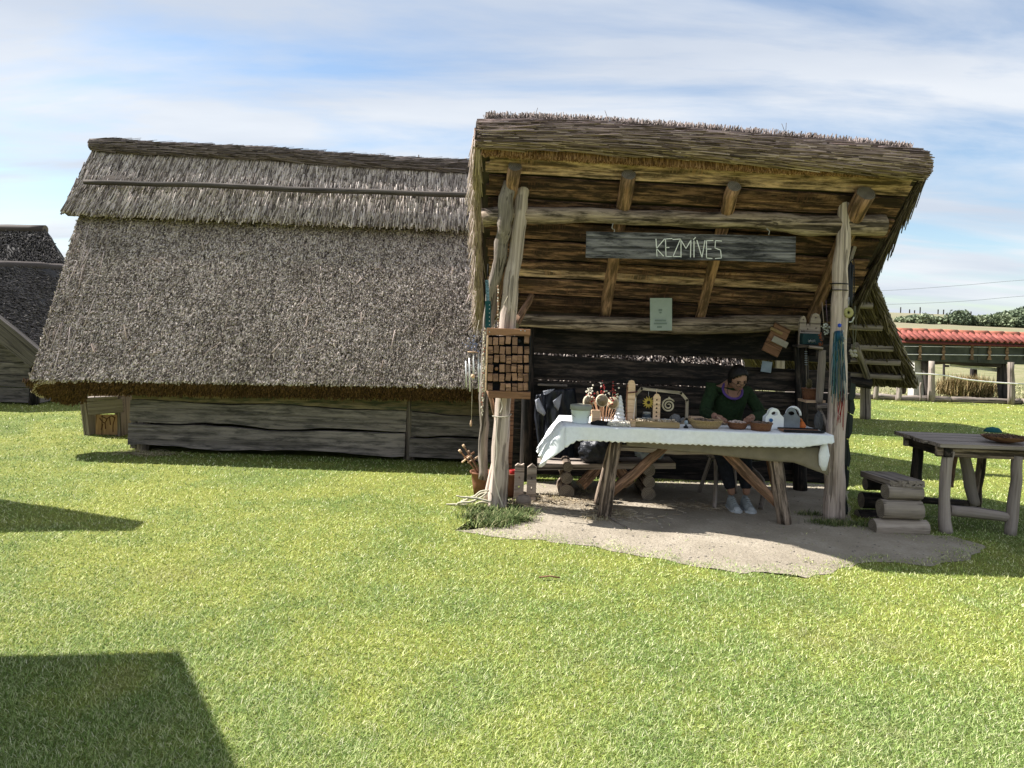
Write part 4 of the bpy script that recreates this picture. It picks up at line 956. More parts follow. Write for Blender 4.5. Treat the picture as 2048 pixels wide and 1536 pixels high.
def carrier(px, Y, w_, h, m, label, rz, dot=False):
    c = T(px, Y); M = Matrix.Translation(c) @ Matrix.Rotation(rz, 4, 'Z'); t_ = thing('handled_box', label, 'box', c)
    ol = [(-w_, 0), (w_, 0), (w_ * 1.02, h * .55)] + [(w_ * .62 * math.cos(a), h * .68 + h * .32 * math.sin(a)) for a in np.linspace(.15, math.pi - .15, 13)] + [(-w_ * 1.02, h * .55)]
    ho = [(w_ * .36 * math.cos(a), h * .72 + h * .1 * math.sin(a) + h * .02) for a in np.linspace(6.28, 0, 17)[:-1]]
    for dy in (-.03, .03): extrude('side_panel', ol, .006, m, t_, M @ Matrix.Translation((0, dy, 0)) @ Matrix.Rotation(.06 * (-1 if dy < 0 else 1), 4, 'X'), [ho])
    box('base', c + V((0, 0, .02)), (w_ * 1.9, .06, .04), m, t_, rz)
    if dot: lathe('round_emblem', [(.0, 0), (.016, 0), (.016, .004), (0, .004)], M @ V((-w_ * .45, -.036, h * .42)), plain('blue_disc', (.03, .12, .3)), t_, 18, M=Matrix.Rotation(math.radians(90), 4, 'X'))
carrier(1546, 6.4, .08, .175, M_WHITE, 'white arched carrier box with a blue dot on the table', .1, True)
carrier(1582, 6.42, .07, .18, plain('grey_board', (.2, .22, .24), .7), 'grey carrier box with a white arched handle at the right', -.35)
c = T(1586, 6.47); tube('white_handle_arch', [c + V((.06 * math.cos(a), 0, .11 + .07 * math.sin(a))) for a in np.linspace(0, math.pi, 14)], .012, M_WHITE, None, 8); tag(bpy.data.objects['white_handle_arch'], 'white arched handle rising behind the grey carrier box', 'handle')
c = T(1604, 6.42); t_ = thing('orange_gourd', 'small orange gourd with a curved neck beside the grey box', 'gourd', c)
lathe('body', [(.012, 0), (.03, .012), (.034, .03), (.022, .052), (.012, .066)], c, plain('orange_skin', (.55, .14, .03), .5), t_, 16); tube('neck', sub([c + V((0, 0, .06)), c + V((-.012, 0, .085)), c + V((-.03, 0, .09))], 4), [.011] * 4 + [.008] * 4 + [.005], plain('orange_neck', (.4, .12, .03), .5), t_, 8)
c = T(1602, 6.26); t_ = thing('dark_tray', 'flat dark tray at the right end of the white cloth', 'tray', c)
box('plate', c + V((0, 0, .006)), (.34, .14, .01), M_FRAME, t_); box('lip', c + V((0, -.07, .012)), (.34, .01, .02), M_BLACK, t_); box('lip', c + V((0, .07, .012)), (.34, .01, .02), M_BLACK, t_)
box('box_crate', T(1392, 6.55, .03), (.12, .1, .06), M_LIGHTW); tag(bpy.data.objects['box_crate'], 'plain wooden box behind the pale wicker basket', 'box')

# ================================================================ BENCH BEHIND THE TABLE AND BAGS
def bench_back():
    c = onz(1215, 1000); t_ = thing('log_bench', 'bench of stacked round logs with a thick plank seat behind the table', 'bench', c)
    board('seat_plank', P(1075, 928, 7.15), P(1345, 925, 7.1), .34, .05, M_GREY, t_, (0, 1, 0), 8, .01)
    for px, py, r in ((1133, 986, .074), (1134, 957, .053), (1136, 935, .045), (1297, 988, .066), (1299, 964, .055), (1299, 941, .058)):
        a = P(px, py, 6.92); log('log', [a, a + V((0, .42, 0))], r, M_BEAM, t_, .01)
    for a, b_, r in (((1160, 972), (1200, 930), .055), ((1262, 970), (1232, 928), .055)):
        log('slanted_prop', [P(*a, 6.95), P(*b_, 7.05)], [r, r * .9], M_RAFT, t_, .01)
bench_back()
def blob(name, c, s, mat, label, cat, amp=.3, fr=2.2, sub_=4, kind=None, seed=0):
    bm = bmesh.new(); bmesh.ops.create_icosphere(bm, subdivisions=sub_, radius=1)
    for v in bm.verts:
        q = v.co * fr + V((seed * 7, 0, 0)); r = 1 - abs(noise.noise(q)) * amp * 1.5 + noise.noise(q * 2.7) * amp * .4; v.co = V((v.co.x * s[0], v.co.y * s[1], v.co.z * s[2])) * r
    me = bpy.data.meshes.new(name); bm.to_mesh(me); bm.free(); me.materials.append(mat); me.polygons.foreach_set('use_smooth', [True] * len(me.polygons))
    return tag(put(bpy.data.objects.new(name, me), None, Matrix.Translation(c)), label, cat, kind=kind)
t_ = thing('black_jacket', 'black jacket with grey highlights coloured onto its folds hanging on the rear wall left', 'jacket', P(1108, 930, 7.4))
def drape(name, pts_l, pts_r, Y, mat, parent, depth=.05, seed=1.0, n=26, m=16):
    vs, fs = [], []
    for i in range(n + 1):
        k = i / n; l = np.interp(k, np.linspace(0, 1, len(pts_l)), [p[0] for p in pts_l]); r = np.interp(k, np.linspace(0, 1, len(pts_r)), [p[0] for p in pts_r])
        yl = np.interp(k, np.linspace(0, 1, len(pts_l)), [p[1] for p in pts_l]); yr = np.interp(k, np.linspace(0, 1, len(pts_r)), [p[1] for p in pts_r])
        for j in range(m + 1):
            u = j / m; f_ = noise.noise((u * 5 + seed, k * 1.4, seed)) + .5 * noise.noise((u * 11, k * 3 + seed, 0))
            vs.append(P(l + (r - l) * u, yl + (yr - yl) * u, Y - depth * (f_ + 1.2 * math.sin(u * math.pi))))
    o0 = V(vs[0])
    for i in range(n):
        for j in range(m): a = i * (m + 1) + j; fs.append((a, a + m + 1, a + m + 2, a + 1))
    o = mk(name, [v - o0 for v in vs], fs, mat, parent, Matrix.Translation(o0), True); o.modifiers.new('thickness', 'SOLIDIFY').thickness = .006; return o
M_SHINE = plain('shiny_black_fabric', (.02, .022, .03), .32, .4, 6, .3)
drape('body', [(1084, 782), (1074, 830), (1080, 880), (1096, 928)], [(1150, 776), (1156, 820), (1150, 870), (1148, 925)], 7.45, M_SHINE, t_, .09, 3.3)
drape('sleeve', [(1072, 790), (1068, 830), (1076, 890), (1100, 935)], [(1092, 786), (1092, 830), (1088, 880), (1108, 938)], 7.3, M_SHINE, t_, .06, 6.1, 26, 8)
M_HIGHLIGHT = plain('fold_highlight', (.3, .31, .36), .5, .2)  # grey pieces laid on as highlights of the black folds
drape('highlight_fold', [(1070, 800), (1074, 822), (1088, 832)], [(1078, 796), (1084, 808), (1092, 826)], 7.16, M_HIGHLIGHT, t_, .01, 2.1, 8, 5)
drape('highlight_fold', [(1106, 802), (1108, 812), (1116, 822)], [(1124, 788), (1122, 800), (1120, 812)], 7.25, M_HIGHLIGHT, t_, .01, 4.1, 8, 5)
drape('collar_highlight', [(1086, 782), (1088, 790)], [(1110, 778), (1096, 788)], 7.25, M_HIGHLIGHT, t_, .01, 5.1, 5, 5)
blob('black_backpack', P(1196, 902, 7.05), (.2, .13, .14), M_BAG, 'dark rucksack lying on the bench under the table', 'bag', .25)
blob('grey_plastic_bag', P(1300, 903, 7.0), (.15, .11, .09), M_GPLA, 'crumpled translucent grey bag on the right end of the bench', 'bag', .35, seed=3)

# ================================================================ PERSON
def skin(chains, lvl=2):
    """chains: list of (points, radii, parent index or None); each becomes one smooth limb network"""
    bm = bmesh.new(); sl = bm.verts.layers.skin.verify(); store = []
    for pts, rad, link in chains:
        prev = store[link[0]][link[1]] if link else None; vv = []
        for i, p in enumerate(pts):
            v = bm.verts.new(p); r = rad[i]; v[sl].radius = (r, r) if not hasattr(r, '__len__') else r
            if prev is None: v[sl].use_root = True
            else: bm.edges.new((prev, v))
            prev = v; vv.append(v)
        store.append(vv)
    me = bpy.data.meshes.new('tmp'); bm.to_mesh(me); bm.free(); o = bpy.data.objects.new('tmp', me); scene.collection.objects.link(o)
    s = o.modifiers.new('skin', 'SKIN'); s.use_smooth_shade = True; o.modifiers.new('sub', 'SUBSURF').levels = lvl
    dg = bpy.context.evaluated_depsgraph_get(); m2 = bpy.data.meshes.new_from_object(o.evaluated_get(dg))
    vs = [v.co.copy() for v in m2.vertices]; fs = [tuple(p.vertices) for p in m2.polygons]
    bpy.data.objects.remove(o); return vs, fs
def person():
    c = V((2.02, 6.9, 0)); M_SKIN = plain('skin', (.32, .18, .125), .5, .08, 20, .1); t_ = None
    hd = P(1476, 757, 6.8); nk = V((hd.x - .02, 7.0, 1.1)); ch = V((hd.x - .0, 7.06, .98)); pel = V((2.06, 7.2, .5))
    sl, sr = V((ch.x - .185, 7.03, 1.04)), V((ch.x + .19, 7.05, 1.02)); el, er = V((ch.x - .27, 6.92, .83)), V((ch.x + .27, 6.93, .83))
    wl, wr = P(1432, 846, 6.68), P(1500, 846, 6.68); wl.z = wr.z = .825
    hl, hr = V((2.0, 7.2, .48)), V((2.14, 7.2, .48)); kl, kr = V((1.93, 6.8, .52)), V((2.14, 6.8, .52)); al, ar = P(1465, 992, 6.72), P(1493, 992, 6.72)
    vs, fs = skin([([pel, V((pel.x, 7.17, .7)), V((ch.x, 7.1, .88)), ch, nk, nk.lerp(hd, .55)], [.12, .11, .12, .1, .048, .045], None),
                   ([sl, el, wl.lerp(el, .12), wl], [.05, .038, .034, .024], (0, 3)), ([sr, er, wr.lerp(er, .12), wr], [.05, .038, .034, .024], (0, 3)),
                   ([hl, kl, al], [.075, .058, .036], (0, 0)), ([hr, kr, ar], [.075, .058, .036], (0, 0))])
    # head: skull, jaw, nose, eye sockets, ears; bowed forward
    bm = bmesh.new(); bmesh.ops.create_uvsphere(bm, u_segments=40, v_segments=30, radius=1)
    for v in bm.verts:
        x, y, z = v.co; w_ = .073 * (1 - .28 * max(0, -z) ** 1.4); dpt = .093 * (1 - .1 * max(0, -z)); q = V((x * w_, y * dpt, z * .112))
        if y < 0:
            q.y -= .022 * math.exp(-((x / .16) ** 2) - ((z + .18) / .2) ** 2)          # nose
            for s in (-1, 1): q.y += .010 * math.exp(-(((x - s * .4) / .2) ** 2) - ((z - .02) / .12) ** 2)
            q.y -= .006 * math.exp(-((x / .3) ** 2) - ((z + .5) / .07) ** 2) + .008 * math.exp(-((x / .3) ** 2) - ((z + .85) / .16) ** 2) - .004 * math.exp(-((x / .3) ** 2) - ((z + .57) / .03) ** 2)
            q.y -= .005 * math.exp(-((x / .6) ** 2) - ((z - .17) / .08) ** 2)
        v.co = q
    for s in (-1, 1): bmesh.ops.create_uvsphere(bm, u_segments=10, v_segments=8, radius=.026, matrix=Matrix.Translation((s * .073, .008, -.008)) @ Matrix.Diagonal((.35, .65, 1.1, 1)))
    HM = Matrix.Translation(hd) @ Matrix.Rotation(.12, 4, 'Z') @ Matrix.Rotation(.42, 4, 'X') @ Matrix.Rotation(-.06, 4, 'Y')
    off = len(vs); vs += [HM @ v.co for v in bm.verts]; fs += [tuple(off + v.index for v in f.verts) for f in (bm.verts.index_update() or bm.faces)]; bm.free()
    # hands with five fingers curled on the work
    for w_, s in ((wl, 1), (wr, -1)):
        d = V((s * .55, -.8, -.12)).normalized(); side = V((-d.y, d.x, 0)) * s; palm = w_ + d * .045
        ch_ = [([w_, w_ + d * .03, w_ + d * .07], [.022, .03, .028], None)]; vs2, fs2 = skin(ch_, 2); o_ = len(vs); vs += vs2; fs += [tuple(o_ + i for i in f) for f in fs2]
        for k, (o2, ln) in enumerate(((-.027, .064), (-.009, .074), (.009, .07), (.026, .055))):
            b0 = w_ + d * .068 + side * o2; vs2, fs2 = skin([([b0 - d * .02, b0, b0 + d * ln * .4 + V((0, 0, -.006)), b0 + d * ln * .65 + V((0, 0, -.026)), b0 + d * ln * .7 + V((0, 0, -.042))], [.009, .0095, .009, .008, .0065], None)], 1)
            o_ = len(vs); vs += vs2; fs += [tuple(o_ + i for i in f) for f in fs2]
        b0 = w_ + d * .025 - side * .026; vs2, fs2 = skin([([w_ + d * .02, b0, b0 + d * .03 - side * .018, b0 + d * .055 - side * .012 + V((0, 0, -.012))], [.011, .011, .01, .008], None)], 1)
        o_ = len(vs); vs += vs2; fs += [tuple(o_ + i for i in f) for f in fs2]
    body = mk('person', [v - c for v in vs], fs, M_SKIN, None, Matrix.Translation(c), True)
    tag(body, 'dark-haired person in green jumper and glasses bent over work behind the table', 'person')
    mg = plain('dark_green_knit', (.018, .036, .014), .95, .25, 40, .5); mp_ = plain('purple_shirt', (.1, .055, .22), .8)
    v2, f2 = skin([([V((pel.x, 7.17, .56)), V((pel.x, 7.16, .7)), V((ch.x, 7.09, .88)), V((ch.x, 7.06, .99)), V((ch.x - .005, 7.03, 1.055))], [.165, .15, .155, .135, .095], None),
                   ([sl.lerp(ch, .1), el, el.lerp(wl, .55), wl.lerp(el, .1)], [.073, .056, .046, .038], (0, 3)), ([sr.lerp(ch, .1), er, er.lerp(wr, .55), wr.lerp(er, .1)], [.073, .056, .046, .038], (0, 3))])
    v2 = [v + V((noise.noise(v * 9), noise.noise(v * 9 + V((5, 0, 0))), 0)) * .008 for v in v2]
    mk('jumper', [v for v in v2], f2, mg, body, None, True)
    # neckline: open scoop of skin framed by purple collar
    cc = V((ch.x + .0, 6.985, 1.025))
    pts = [cc + V((.085 * math.cos(a), .055 * math.sin(a) + .0, .05 * (1 - math.sin(-a)) * .9 - .05 if math.sin(a) < 0 else .055)) for a in np.linspace(0, 6.2832, 31)[:-1]]
    pts = [cc + V((.088 * math.cos(a), -.03 + .06 * math.sin(a), .02 + .075 * math.sin(a))) for a in np.linspace(0, 6.2832, 31)[:-1]]
    tube('collar', pts, .012, mp_, body, 8, closed=True)
    vs3 = [cc + V((0, -.025, .02))] + [cc + V((.085 * math.cos(a), -.03 + .06 * math.sin(a), .02 + .073 * math.sin(a))) for a in np.linspace(0, 6.2832, 25)[:-1]]
    mk('chest_skin', [v - V((0, .004, 0)) for v in vs3], [(0, i + 1, (i + 1) % 24 + 1) for i in range(24)], M_SKIN, body, None, True)
    tube('lanyard', sub([HM @ V((-.074, .02, -.01)), HM @ V((-.07, .03, -.1)), cc + V((-.045, -.06, -.02)), cc + V((.0, -.1, -.09)), cc + V((.04, -.06, -.01)), HM @ V((.07, .03, -.1)), HM @ V((.074, .02, -.01))], 5), .0025, M_BLACK, body, 5)
    # hair: cap of strands pulled back, bun
    mh = plain('dark_brown_hair', (.008, .006, .005), .5, .4, 40, .4)
    bm = bmesh.new(); bmesh.ops.create_uvsphere(bm, u_segments=48, v_segments=30, radius=1)
    dele = [v for v in bm.verts if (v.co.y < 0 and v.co.z < .5 + .12 * v.co.x - .35 * abs(v.co.x) ** 2 + (abs(v.co.x) > .9) * -.5) or v.co.z < -.62]
    bmesh.ops.delete(bm, geom=dele, context='VERTS')
    for v in bm.verts:
        r = 1 + .035 * math.sin(math.atan2(v.co.x, v.co.z + .2) * 30) * .5 + .04 * noise.noise(v.co * 4); v.co = V((v.co.x * .081, v.co.y * .101 + .003, v.co.z * .121 + .002)) * r
    me = bpy.data.meshes.new('hair'); bm.to_mesh(me); bm.free(); me.materials.append(mh); me.polygons.foreach_set('use_smooth', [True] * len(me.polygons))
    h = put(bpy.data.objects.new('hair', me), body, HM); h.modifiers.new('thickness', 'SOLIDIFY').thickness = -.008
    lathe('hair_bun', [(0, .03), (.025, .025), (.034, 0), (.025, -.025), (0, -.03)], HM @ V((0, .1, .04)), mh, body, 16)
    # glasses
    mgl = plain('dark_spectacle_frame', (.02, .012, .01), .3)
    ga = None
    for s in (-1, 1):
        o = tube('spectacle_rim', [HM @ V((s * .031 + .023 * math.cos(a), -.104, -.012 + .015 * math.sin(a))) for a in np.linspace(0, 6.283, 21)[:-1]], .0022, mgl, body, 5, closed=True)
        tube('spectacle_arm', [HM @ V((s * .055, -.102, -.008)), HM @ V((s * .076, -.05, -.006)), HM @ V((s * .077, .0, -.004))], .002, mgl, body, 5)
    tube('spectacle_bridge', [HM @ V((-.008, -.104, -.008)), HM @ V((0, -.106, -.005)), HM @ V((.008, -.104, -.008))], .002, mgl, body, 5)
    for s in (-1, 1):
        lathe('eye', [(0, .004), (.007, .003), (.012, 0)], HM @ V((s * .029, -.082, .0)), plain('eye_dark', (.05, .03, .02), .2), body, 12, M=HM.to_3x3().to_4x4() @ Matrix.Rotation(math.radians(90), 4, 'X'))
        tube('eyebrow', [HM @ V((s * .013, -.096, .018)), HM @ V((s * .03, -.094, .023)), HM @ V((s * .046, -.085, .018))], .0028, mh, body, 5)
    tube('lips', [HM @ V((-.02, -.093, -.057)), HM @ V((0, -.1, -.056)), HM @ V((.02, -.093, -.057))], [.002, .005, .002], plain('lip', (.35, .12, .1), .5), body, 6)
    mt_ = plain('dark_trousers', (.018, .02, .028), .9, .3, 20, .3)
    v2, f2 = skin([([V((pel.x, 7.2, .52)), V((pel.x, 7.18, .6))], [.15, .14], None), ([hl, kl, kl.lerp(al, .9)], [.1, .078, .055], (0, 0)), ([hr, kr, kr.lerp(ar, .9)], [.1, .078, .055], (0, 0))])
    mk('trousers', v2, f2, mt_, body, None, True)
    msn = plain('pale_canvas_shoe', (.33, .36, .37), .8, .2, 20, .4); mso = plain('white_rubber', (.5, .53, .55), .5)
    for a_ in (al, ar):
        vv = []; ff = []; n_ = 12; sec = [(.06, .036, .03, .11), (.02, .04, .035, .105), (-.03, .041, .035, .075), (-.08, .045, .03, .055), (-.13, .043, .028, .045), (-.165, .028, .024, .034), (-.175, .008, .02, .024)]
        for yy, w_, zb, zt in sec:
            for j in range(n_): a = 2 * math.pi * j / n_; vv.append(V((a_.x + w_ * math.cos(a), a_.y + yy, max(.012, zb + (zt - .02) * math.sin(a)))))
        for i in range(len(sec) - 1):
            for j in range(n_): k = (j + 1) % n_; ff.append((i * n_ + j, i * n_ + k, (i + 1) * n_ + k, (i + 1) * n_ + j))
        ff += [tuple(range(n_)), tuple((len(sec) - 1) * n_ + j for j in range(n_ - 1, -1, -1))]
        sh = mk('shoe', [v - a_ for v in vv], ff, msn, body, Matrix.Translation(a_), True)
        extrude('sole', [(.06, .045), (.06, -.08), (.05, -.14), (.02, -.178), (-.02, -.178), (-.05, -.14), (-.05, -.05), (-.045, .065), (.045, .065)][1:], .02, mso, sh, Matrix.Translation((a_.x, a_.y, .012)) @ Matrix.Rotation(math.radians(90), 4, 'X') @ Matrix.Scale(-1, 4, (0, 0, 1)))
        lathe('toe_cap', [(0, .035), (.02, .03), (.034, .012), (.038, 0)], V((a_.x, a_.y - .14, .02)), mso, sh, 14)
        for k in range(4): tube('lace', [V((a_.x - .02, a_.y - .03 - k * .02, .1 - k * .012)), V((a_.x, a_.y - .034 - k * .02, .108 - k * .012)), V((a_.x + .02, a_.y - .03 - k * .02, .1 - k * .012))], .003, mso, sh, 4)
person()
c = V((2.07, 7.15, 0)); t_ = thing('wooden_stool', 'low dark wooden stool under the seated person', 'stool', c)
lathe('seat', [(.0, .39), (.17, .39), (.175, .42), (0, .43)], c, M_GREY, t_, 20)
for px in (1428, 1521): log('leg', [P(px, 1018, 6.72), P(px + 4, 960, 6.95), V((c.x + (-.1 if px < 1500 else .1), 7.1, .4))], .02, M_GREY, t_, .004)
for s in (-1, 1): log('leg', [V((c.x + s * .18, 7.35, 0)), V((c.x + s * .1, 7.22, .4))], .02, M_GREY, t_, .004)
tube('carving_tool', [P(1434, 832, 6.55), P(1452, 850, 6.5)], [.006, .003], M_LIGHTW); tag(bpy.data.objects['carving_tool'], 'slim pale stick held in the seated person hand', 'tool')
c = P(1470, 846, 6.55); c.z = TZ + .02; t_ = thing('work_piece', 'long flat piece of dark work lying before the seated person', 'craft work', c); box('strip', c, (.3, .05, .012), M_FRAME, t_, .05); box('backing', c + V((0, .02, -.012)), (.34, .08, .01), M_GREY, t_, .03)
# ================================================================ LEFT POST CLUSTER
def block_rack():
    y = 6.3; a, b_ = P(977, 664, y), P(1058, 664, y); t_ = thing('block_rack', 'brown frame filled with rows of small wooden blocks hung on the left post', 'rack', P(1017, 727, y))
    sc = y / F; D_ = .09; R = Matrix.Identity(4)
    def bx(nm, x0, y0, x1, y1, m, dd=D_, off=0):
        p = P((x0 + x1) / 2, (y0 + y1) / 2, y + off + dd / 2); return box(nm, p, ((x1 - x0) * sc, dd, (y1 - y0) * sc), m, t_, bev=.002)
    bx('top_bar', 974, 657, 1061, 671, M_FRAME); bx('bottom_bar', 977, 782, 1061, 796, M_FRAME)
    bx('side_bar', 972, 671, 975, 782, M_LIGHTW); bx('side_bar', 1058, 671, 1060, 782, M_BLACK)  # sunlit left bar coloured pale, shaded right bar coloured black
    bx('back_panel', 975, 671, 1058, 782, M_BLACK, .01, .085)
    shared = None
    for r in range(6):
        for c_ in range(7):
            if (r, c_) in ((0, 5), (3, 1), (5, 1)): continue
            cxp = 980.5 + c_ * 12 + random.uniform(-1.2, 1.2); cyp = 681 + r * 18.4 + random.uniform(-1.5, 1.5)
            p = P(cxp, cyp, y + .035 + random.uniform(-.012, .012))
            if shared is None: o = box('block', p, (.043, .06, .064), M_BLOCK, t_, bev=.003); shared = o.data
            else: o = put(bpy.data.objects.new('block', shared), t_, Matrix.Translation(p) @ Matrix.Rotation(random.gauss(0, .06), 4, 'Y'))
    lathe('round_peg', [(.0, 0), (.016, .0), (.016, .05), (0, .055)], P(1038, 682, y + .06), M_BLACK, t_, 12, M=Matrix.Rotation(math.radians(90), 4, 'X'))
    lathe('round_peg', [(.0, 0), (.016, .0), (.016, .05), (0, .055)], P(993, 737, y + .06), M_FRAME, t_, 12, M=Matrix.Rotation(math.radians(90), 4, 'X'))
    mc = plain('hanging_cord', (.45, .4, .3)); tube('hanging_cord', [P(984, 657, y + .03), P(1016, 592, 6.38), P(1030, 625, 6.38)], .003, mc, t_, 5)
    for px, py in ((979, 664), (1042, 661), (1050, 662)): lathe('screw_head', [(0, .004), (.005, .003), (.006, 0)], P(px, py, y), plain('steel', (.5, .5, .5), .3, metal=1), t_, 10, M=Matrix.Rotation(math.radians(90), 4, 'X'))
block_rack()
def chime():
    c = P(946, 705, 6.75); t_ = thing('wind_chime', 'metal tube wind chime hanging left of the stall by the thatch', 'wind chime', c)
    mt = plain('pale_aluminium', (.62, .64, .64), .35, .05, metal=.3); mc = plain('chime_cord', (.6, .55, .45))
    lathe('top_disc', [(0, .01), (.05, .008), (.05, 0), (0, 0)], c, M_LIGHTW, t_, 18)
    tube('cord', [c + V((0, 0, .01)), P(958, 640, 6.78)], .002, mc, t_, 4)
    for px, y0, y1, dy in ((932, 722, 775, .02), (939, 716, 783, -.03), (957, 705, 784, .0), (961, 726, 770, .04), (947, 712, 760, .05)):
        tube('chime_tube', [P(px, y0, 6.75 + dy), P(px + 1, y1, 6.75 + dy)], .008, mt, t_, 9); tube('cord', [P(px, y0, 6.75 + dy), c + V(((px - 946) * .003, dy * .5, 0))], .0013, mc, t_, 4)
    lathe('wooden_ball', [(0, .02), (.014, .014), (.02, 0), (.014, -.014), (0, -.02)], P(946, 752, 6.75), M_LIGHTW, t_, 14)
    tube('cord', [c, P(943, 840, 6.75)], .0018, mc, t_, 4); lathe('clapper', [(0, .03), (.006, .02), (.011, -.01), (.006, -.03), (0, -.032)], P(942, 846, 6.75), M_LIGHTW, t_, 12)
    mb = plain('blue_grey_beads', (.2, .23, .35), .4)
    bm = bmesh.new()
    for k in range(46): bmesh.ops.create_icosphere(bm, subdivisions=1, radius=random.uniform(.004, .009), matrix=Matrix.Translation(P(945 + random.gauss(0, 9), 692 + random.gauss(0, 8), 6.74) - c))
    me = bpy.data.meshes.new('bead_cluster'); bm.to_mesh(me); bm.free(); me.materials.append(mb); tag(put(bpy.data.objects.new('bead_cluster', me), t_, Matrix.Translation(c)), kind='stuff')
chime()
t_ = thing('bead_garland', 'long garland of pale shells and beads down the left edge of the block rack', 'garland', P(968, 730, 6.3))
tube('cord', sub([P(969, 655, 6.29), P(966, 740, 6.29), P(964, 830, 6.3)], 4, .006), .002, M_LIGHTW, t_, 5)
bm = bmesh.new(); bm2 = bmesh.new(); c0 = P(968, 730, 6.3)
for k in range(95):
    f_ = k / 94; p = P(969 - 5 * f_ + random.gauss(0, 1.3), 658 + 172 * f_, 6.29 + random.uniform(-.008, .008)) - c0
    bmesh.ops.create_icosphere(bm if random.random() < .8 else bm2, subdivisions=1, radius=random.uniform(.004, .009), matrix=Matrix.Translation(p))
for bb, m_, nm in ((bm, plain('bleached_shell', (.65, .58, .46), .6, .25), 'shells'), (bm2, plain('red_brown_bead', (.3, .08, .05), .5, .3), 'dark_beads')):
    me = bpy.data.meshes.new(nm); bb.to_mesh(me); bb.free(); me.materials.append(m_); put(bpy.data.objects.new(nm, me), t_, Matrix.Translation(c0))
t_ = thing('teal_strap', 'teal leather strap with metal studs hanging left of the post', 'strap', P(976, 620, 6.36))
mt = plain('teal_leather', (.006, .06, .065), .5)
board('strap', P(976, 602, 6.36), P(976, 657, 6.36), .048, .012, mt, t_, (1, 0, 0), 6, .003); board('upper_strap', P(974, 560, 6.37), P(976, 606, 6.36), .026, .01, plain('pale_blue_beads', (.13, .22, .27), .5, .6, 90), t_, (1, 0, 0), 6, .003)
tube('hanger', [P(974, 562, 6.37), P(976, 528, 6.42)], .002, M_BLACK, t_, 5)
for k in range(6): lathe('stud', [(0, .004), (.004, .003), (.005, 0)], P(979, 610 + k * 8, 6.353), plain('stud_metal', (.6, .6, .6), .3, metal=1), t_, 8, M=Matrix.Rotation(math.radians(90), 4, 'X'))
t_ = thing('white_bead_string', 'thin string of white and red beads on the bright post above the rack', 'necklace', P(996, 610, 6.38))
tube('cord', [P(996, 570, 6.38), P(996, 655, 6.36)], .002, M_LIGHTW, t_, 4)
for k in range(15): lathe('bead', [(0, .007), (.006, .003), (.006, -.003), (0, -.007)], P(996 + random.uniform(-1, 1), 574 + k * 5.6, 6.375), plain('white_bead', (.7, .65, .55)) if k % 3 else M_FRAME, t_, 8)
# pots, swords, pickets, twisted branches
def pot(px, py, r, h, m, label):
    c = onz(px, py); t_ = thing('plant_pot', label, 'pot', c); lathe('pot_wall', [(r * .68, 0), (r * .86, h * .55), (r * .98, h * .9), (r * 1.08, h * .92), (r * 1.1, h), (r * .98, h), (r * .7, .02), (0, .02)], c, m, t_, 26)
    lathe('soil', [(0, h * .86), (r * .95, h * .84)], c, plain('dark_soil', (.08, .05, .035), .95), t_, 20); return t_, c
mpot = plain('brown_terracotta', (.2, .09, .05), .8, .25, 9)
_, c = pot(963, 990, .105, .22, mpot, 'brown pot of wooden swords on the grass left of the post')
_, c2 = pot(1018, 992, .1, .22, mpot, 'reddish-brown pot standing behind the foot of the left post')
lathe('red_cup', [(.03, 0), (.035, .05), (.03, .052), (.026, .01), (0, .01)], c2 + V((.03, -.04, .2)), plain('red_plastic', (.28, .015, .015), .45), None, 16); tag(bpy.data.objects['red_cup'], 'small red cup on the rim of the reddish pot', 'cup')
for k, (hx, hy, lb) in enumerate(((921, 903, 'upper left'), (928, 893, 'uppermost'), (938, 905, 'innermost'))):
    t_ = thing('toy_sword', f'{("longest", "slim", "short")[k]} wooden toy sword, {lb} of those leaning out of the pot', 'toy sword', c + V((0, 0, .1)), 'wooden swords in the pot')
    a = c + V((.01 * k, -.02 * k, .16)); b_ = P(hx, hy, c.y - .04 + .03 * k); m_ = [M_FRAME, M_BLOCK, M_FRAME][k]
    board('blade', a, b_, .03, .01, m_, t_, (0, 1, 0), 2, 0); d = (b_ - a).normalized(); q = a.lerp(b_, .72); s_ = V((0, 1, 0)).cross(d).normalized()
    tube('cross_guard', [q - s_ * .055, q + s_ * .055], .009, M_LIGHTW if k != 1 else M_FRAME, t_, 7); tube('pommel', [b_ - d * .01, b_ + d * .02], .012, M_LIGHTW, t_, 8)
def castle(name, px, Y, z0, w_, h, kind, label, cat='ornament'):
    x = P(px, 940, Y).x
    top = [(w_, h * .9), (0, h), (-w_, h * .9)] if kind == 'point' else [(w_, h * .93), (w_ * .9, h), (w_ * .3, h * .965), (-w_ * .4, h), (-w_ * .95, h * .94)]
    ol = [(-w_, 0), (w_, 0)] + top
    hs = [[(.005 * math.cos(a) * 1.3, z + .014 * math.sin(a)) for a in np.linspace(6.28, 0, 9)[:-1]] for z in (h * .36, h * .62)]
    o = extrude(name, ol, .045, M_CASTLE, None, Matrix.Translation((x, Y, z0)), hs); tag(o, label, cat); return o
castle('carved_tower', 1039, 6.78, 0, .043, .33, 'flat', 'grey wooden tower picket with a flat notched top by the post')
castle('carved_tower', 1064, 6.74, 0, .042, .34, 'point', 'grey wooden tower picket with a pointed top')
lathe('rounded_stump', [(.055, 0), (.055, .06), (.04, .085), (0, .095)], P(1048, 985, 6.62) * 1.0 * V((1, 1, 0)).length / V((1, 1, 0)).length if False else V((P(1048, 980, 6.6).x, 6.6, 0)), M_CASTLE, None, 16, 1.2, .6); tag(bpy.data.objects['rounded_stump'], 'low rounded carved stump before the two tower pickets', 'stump')
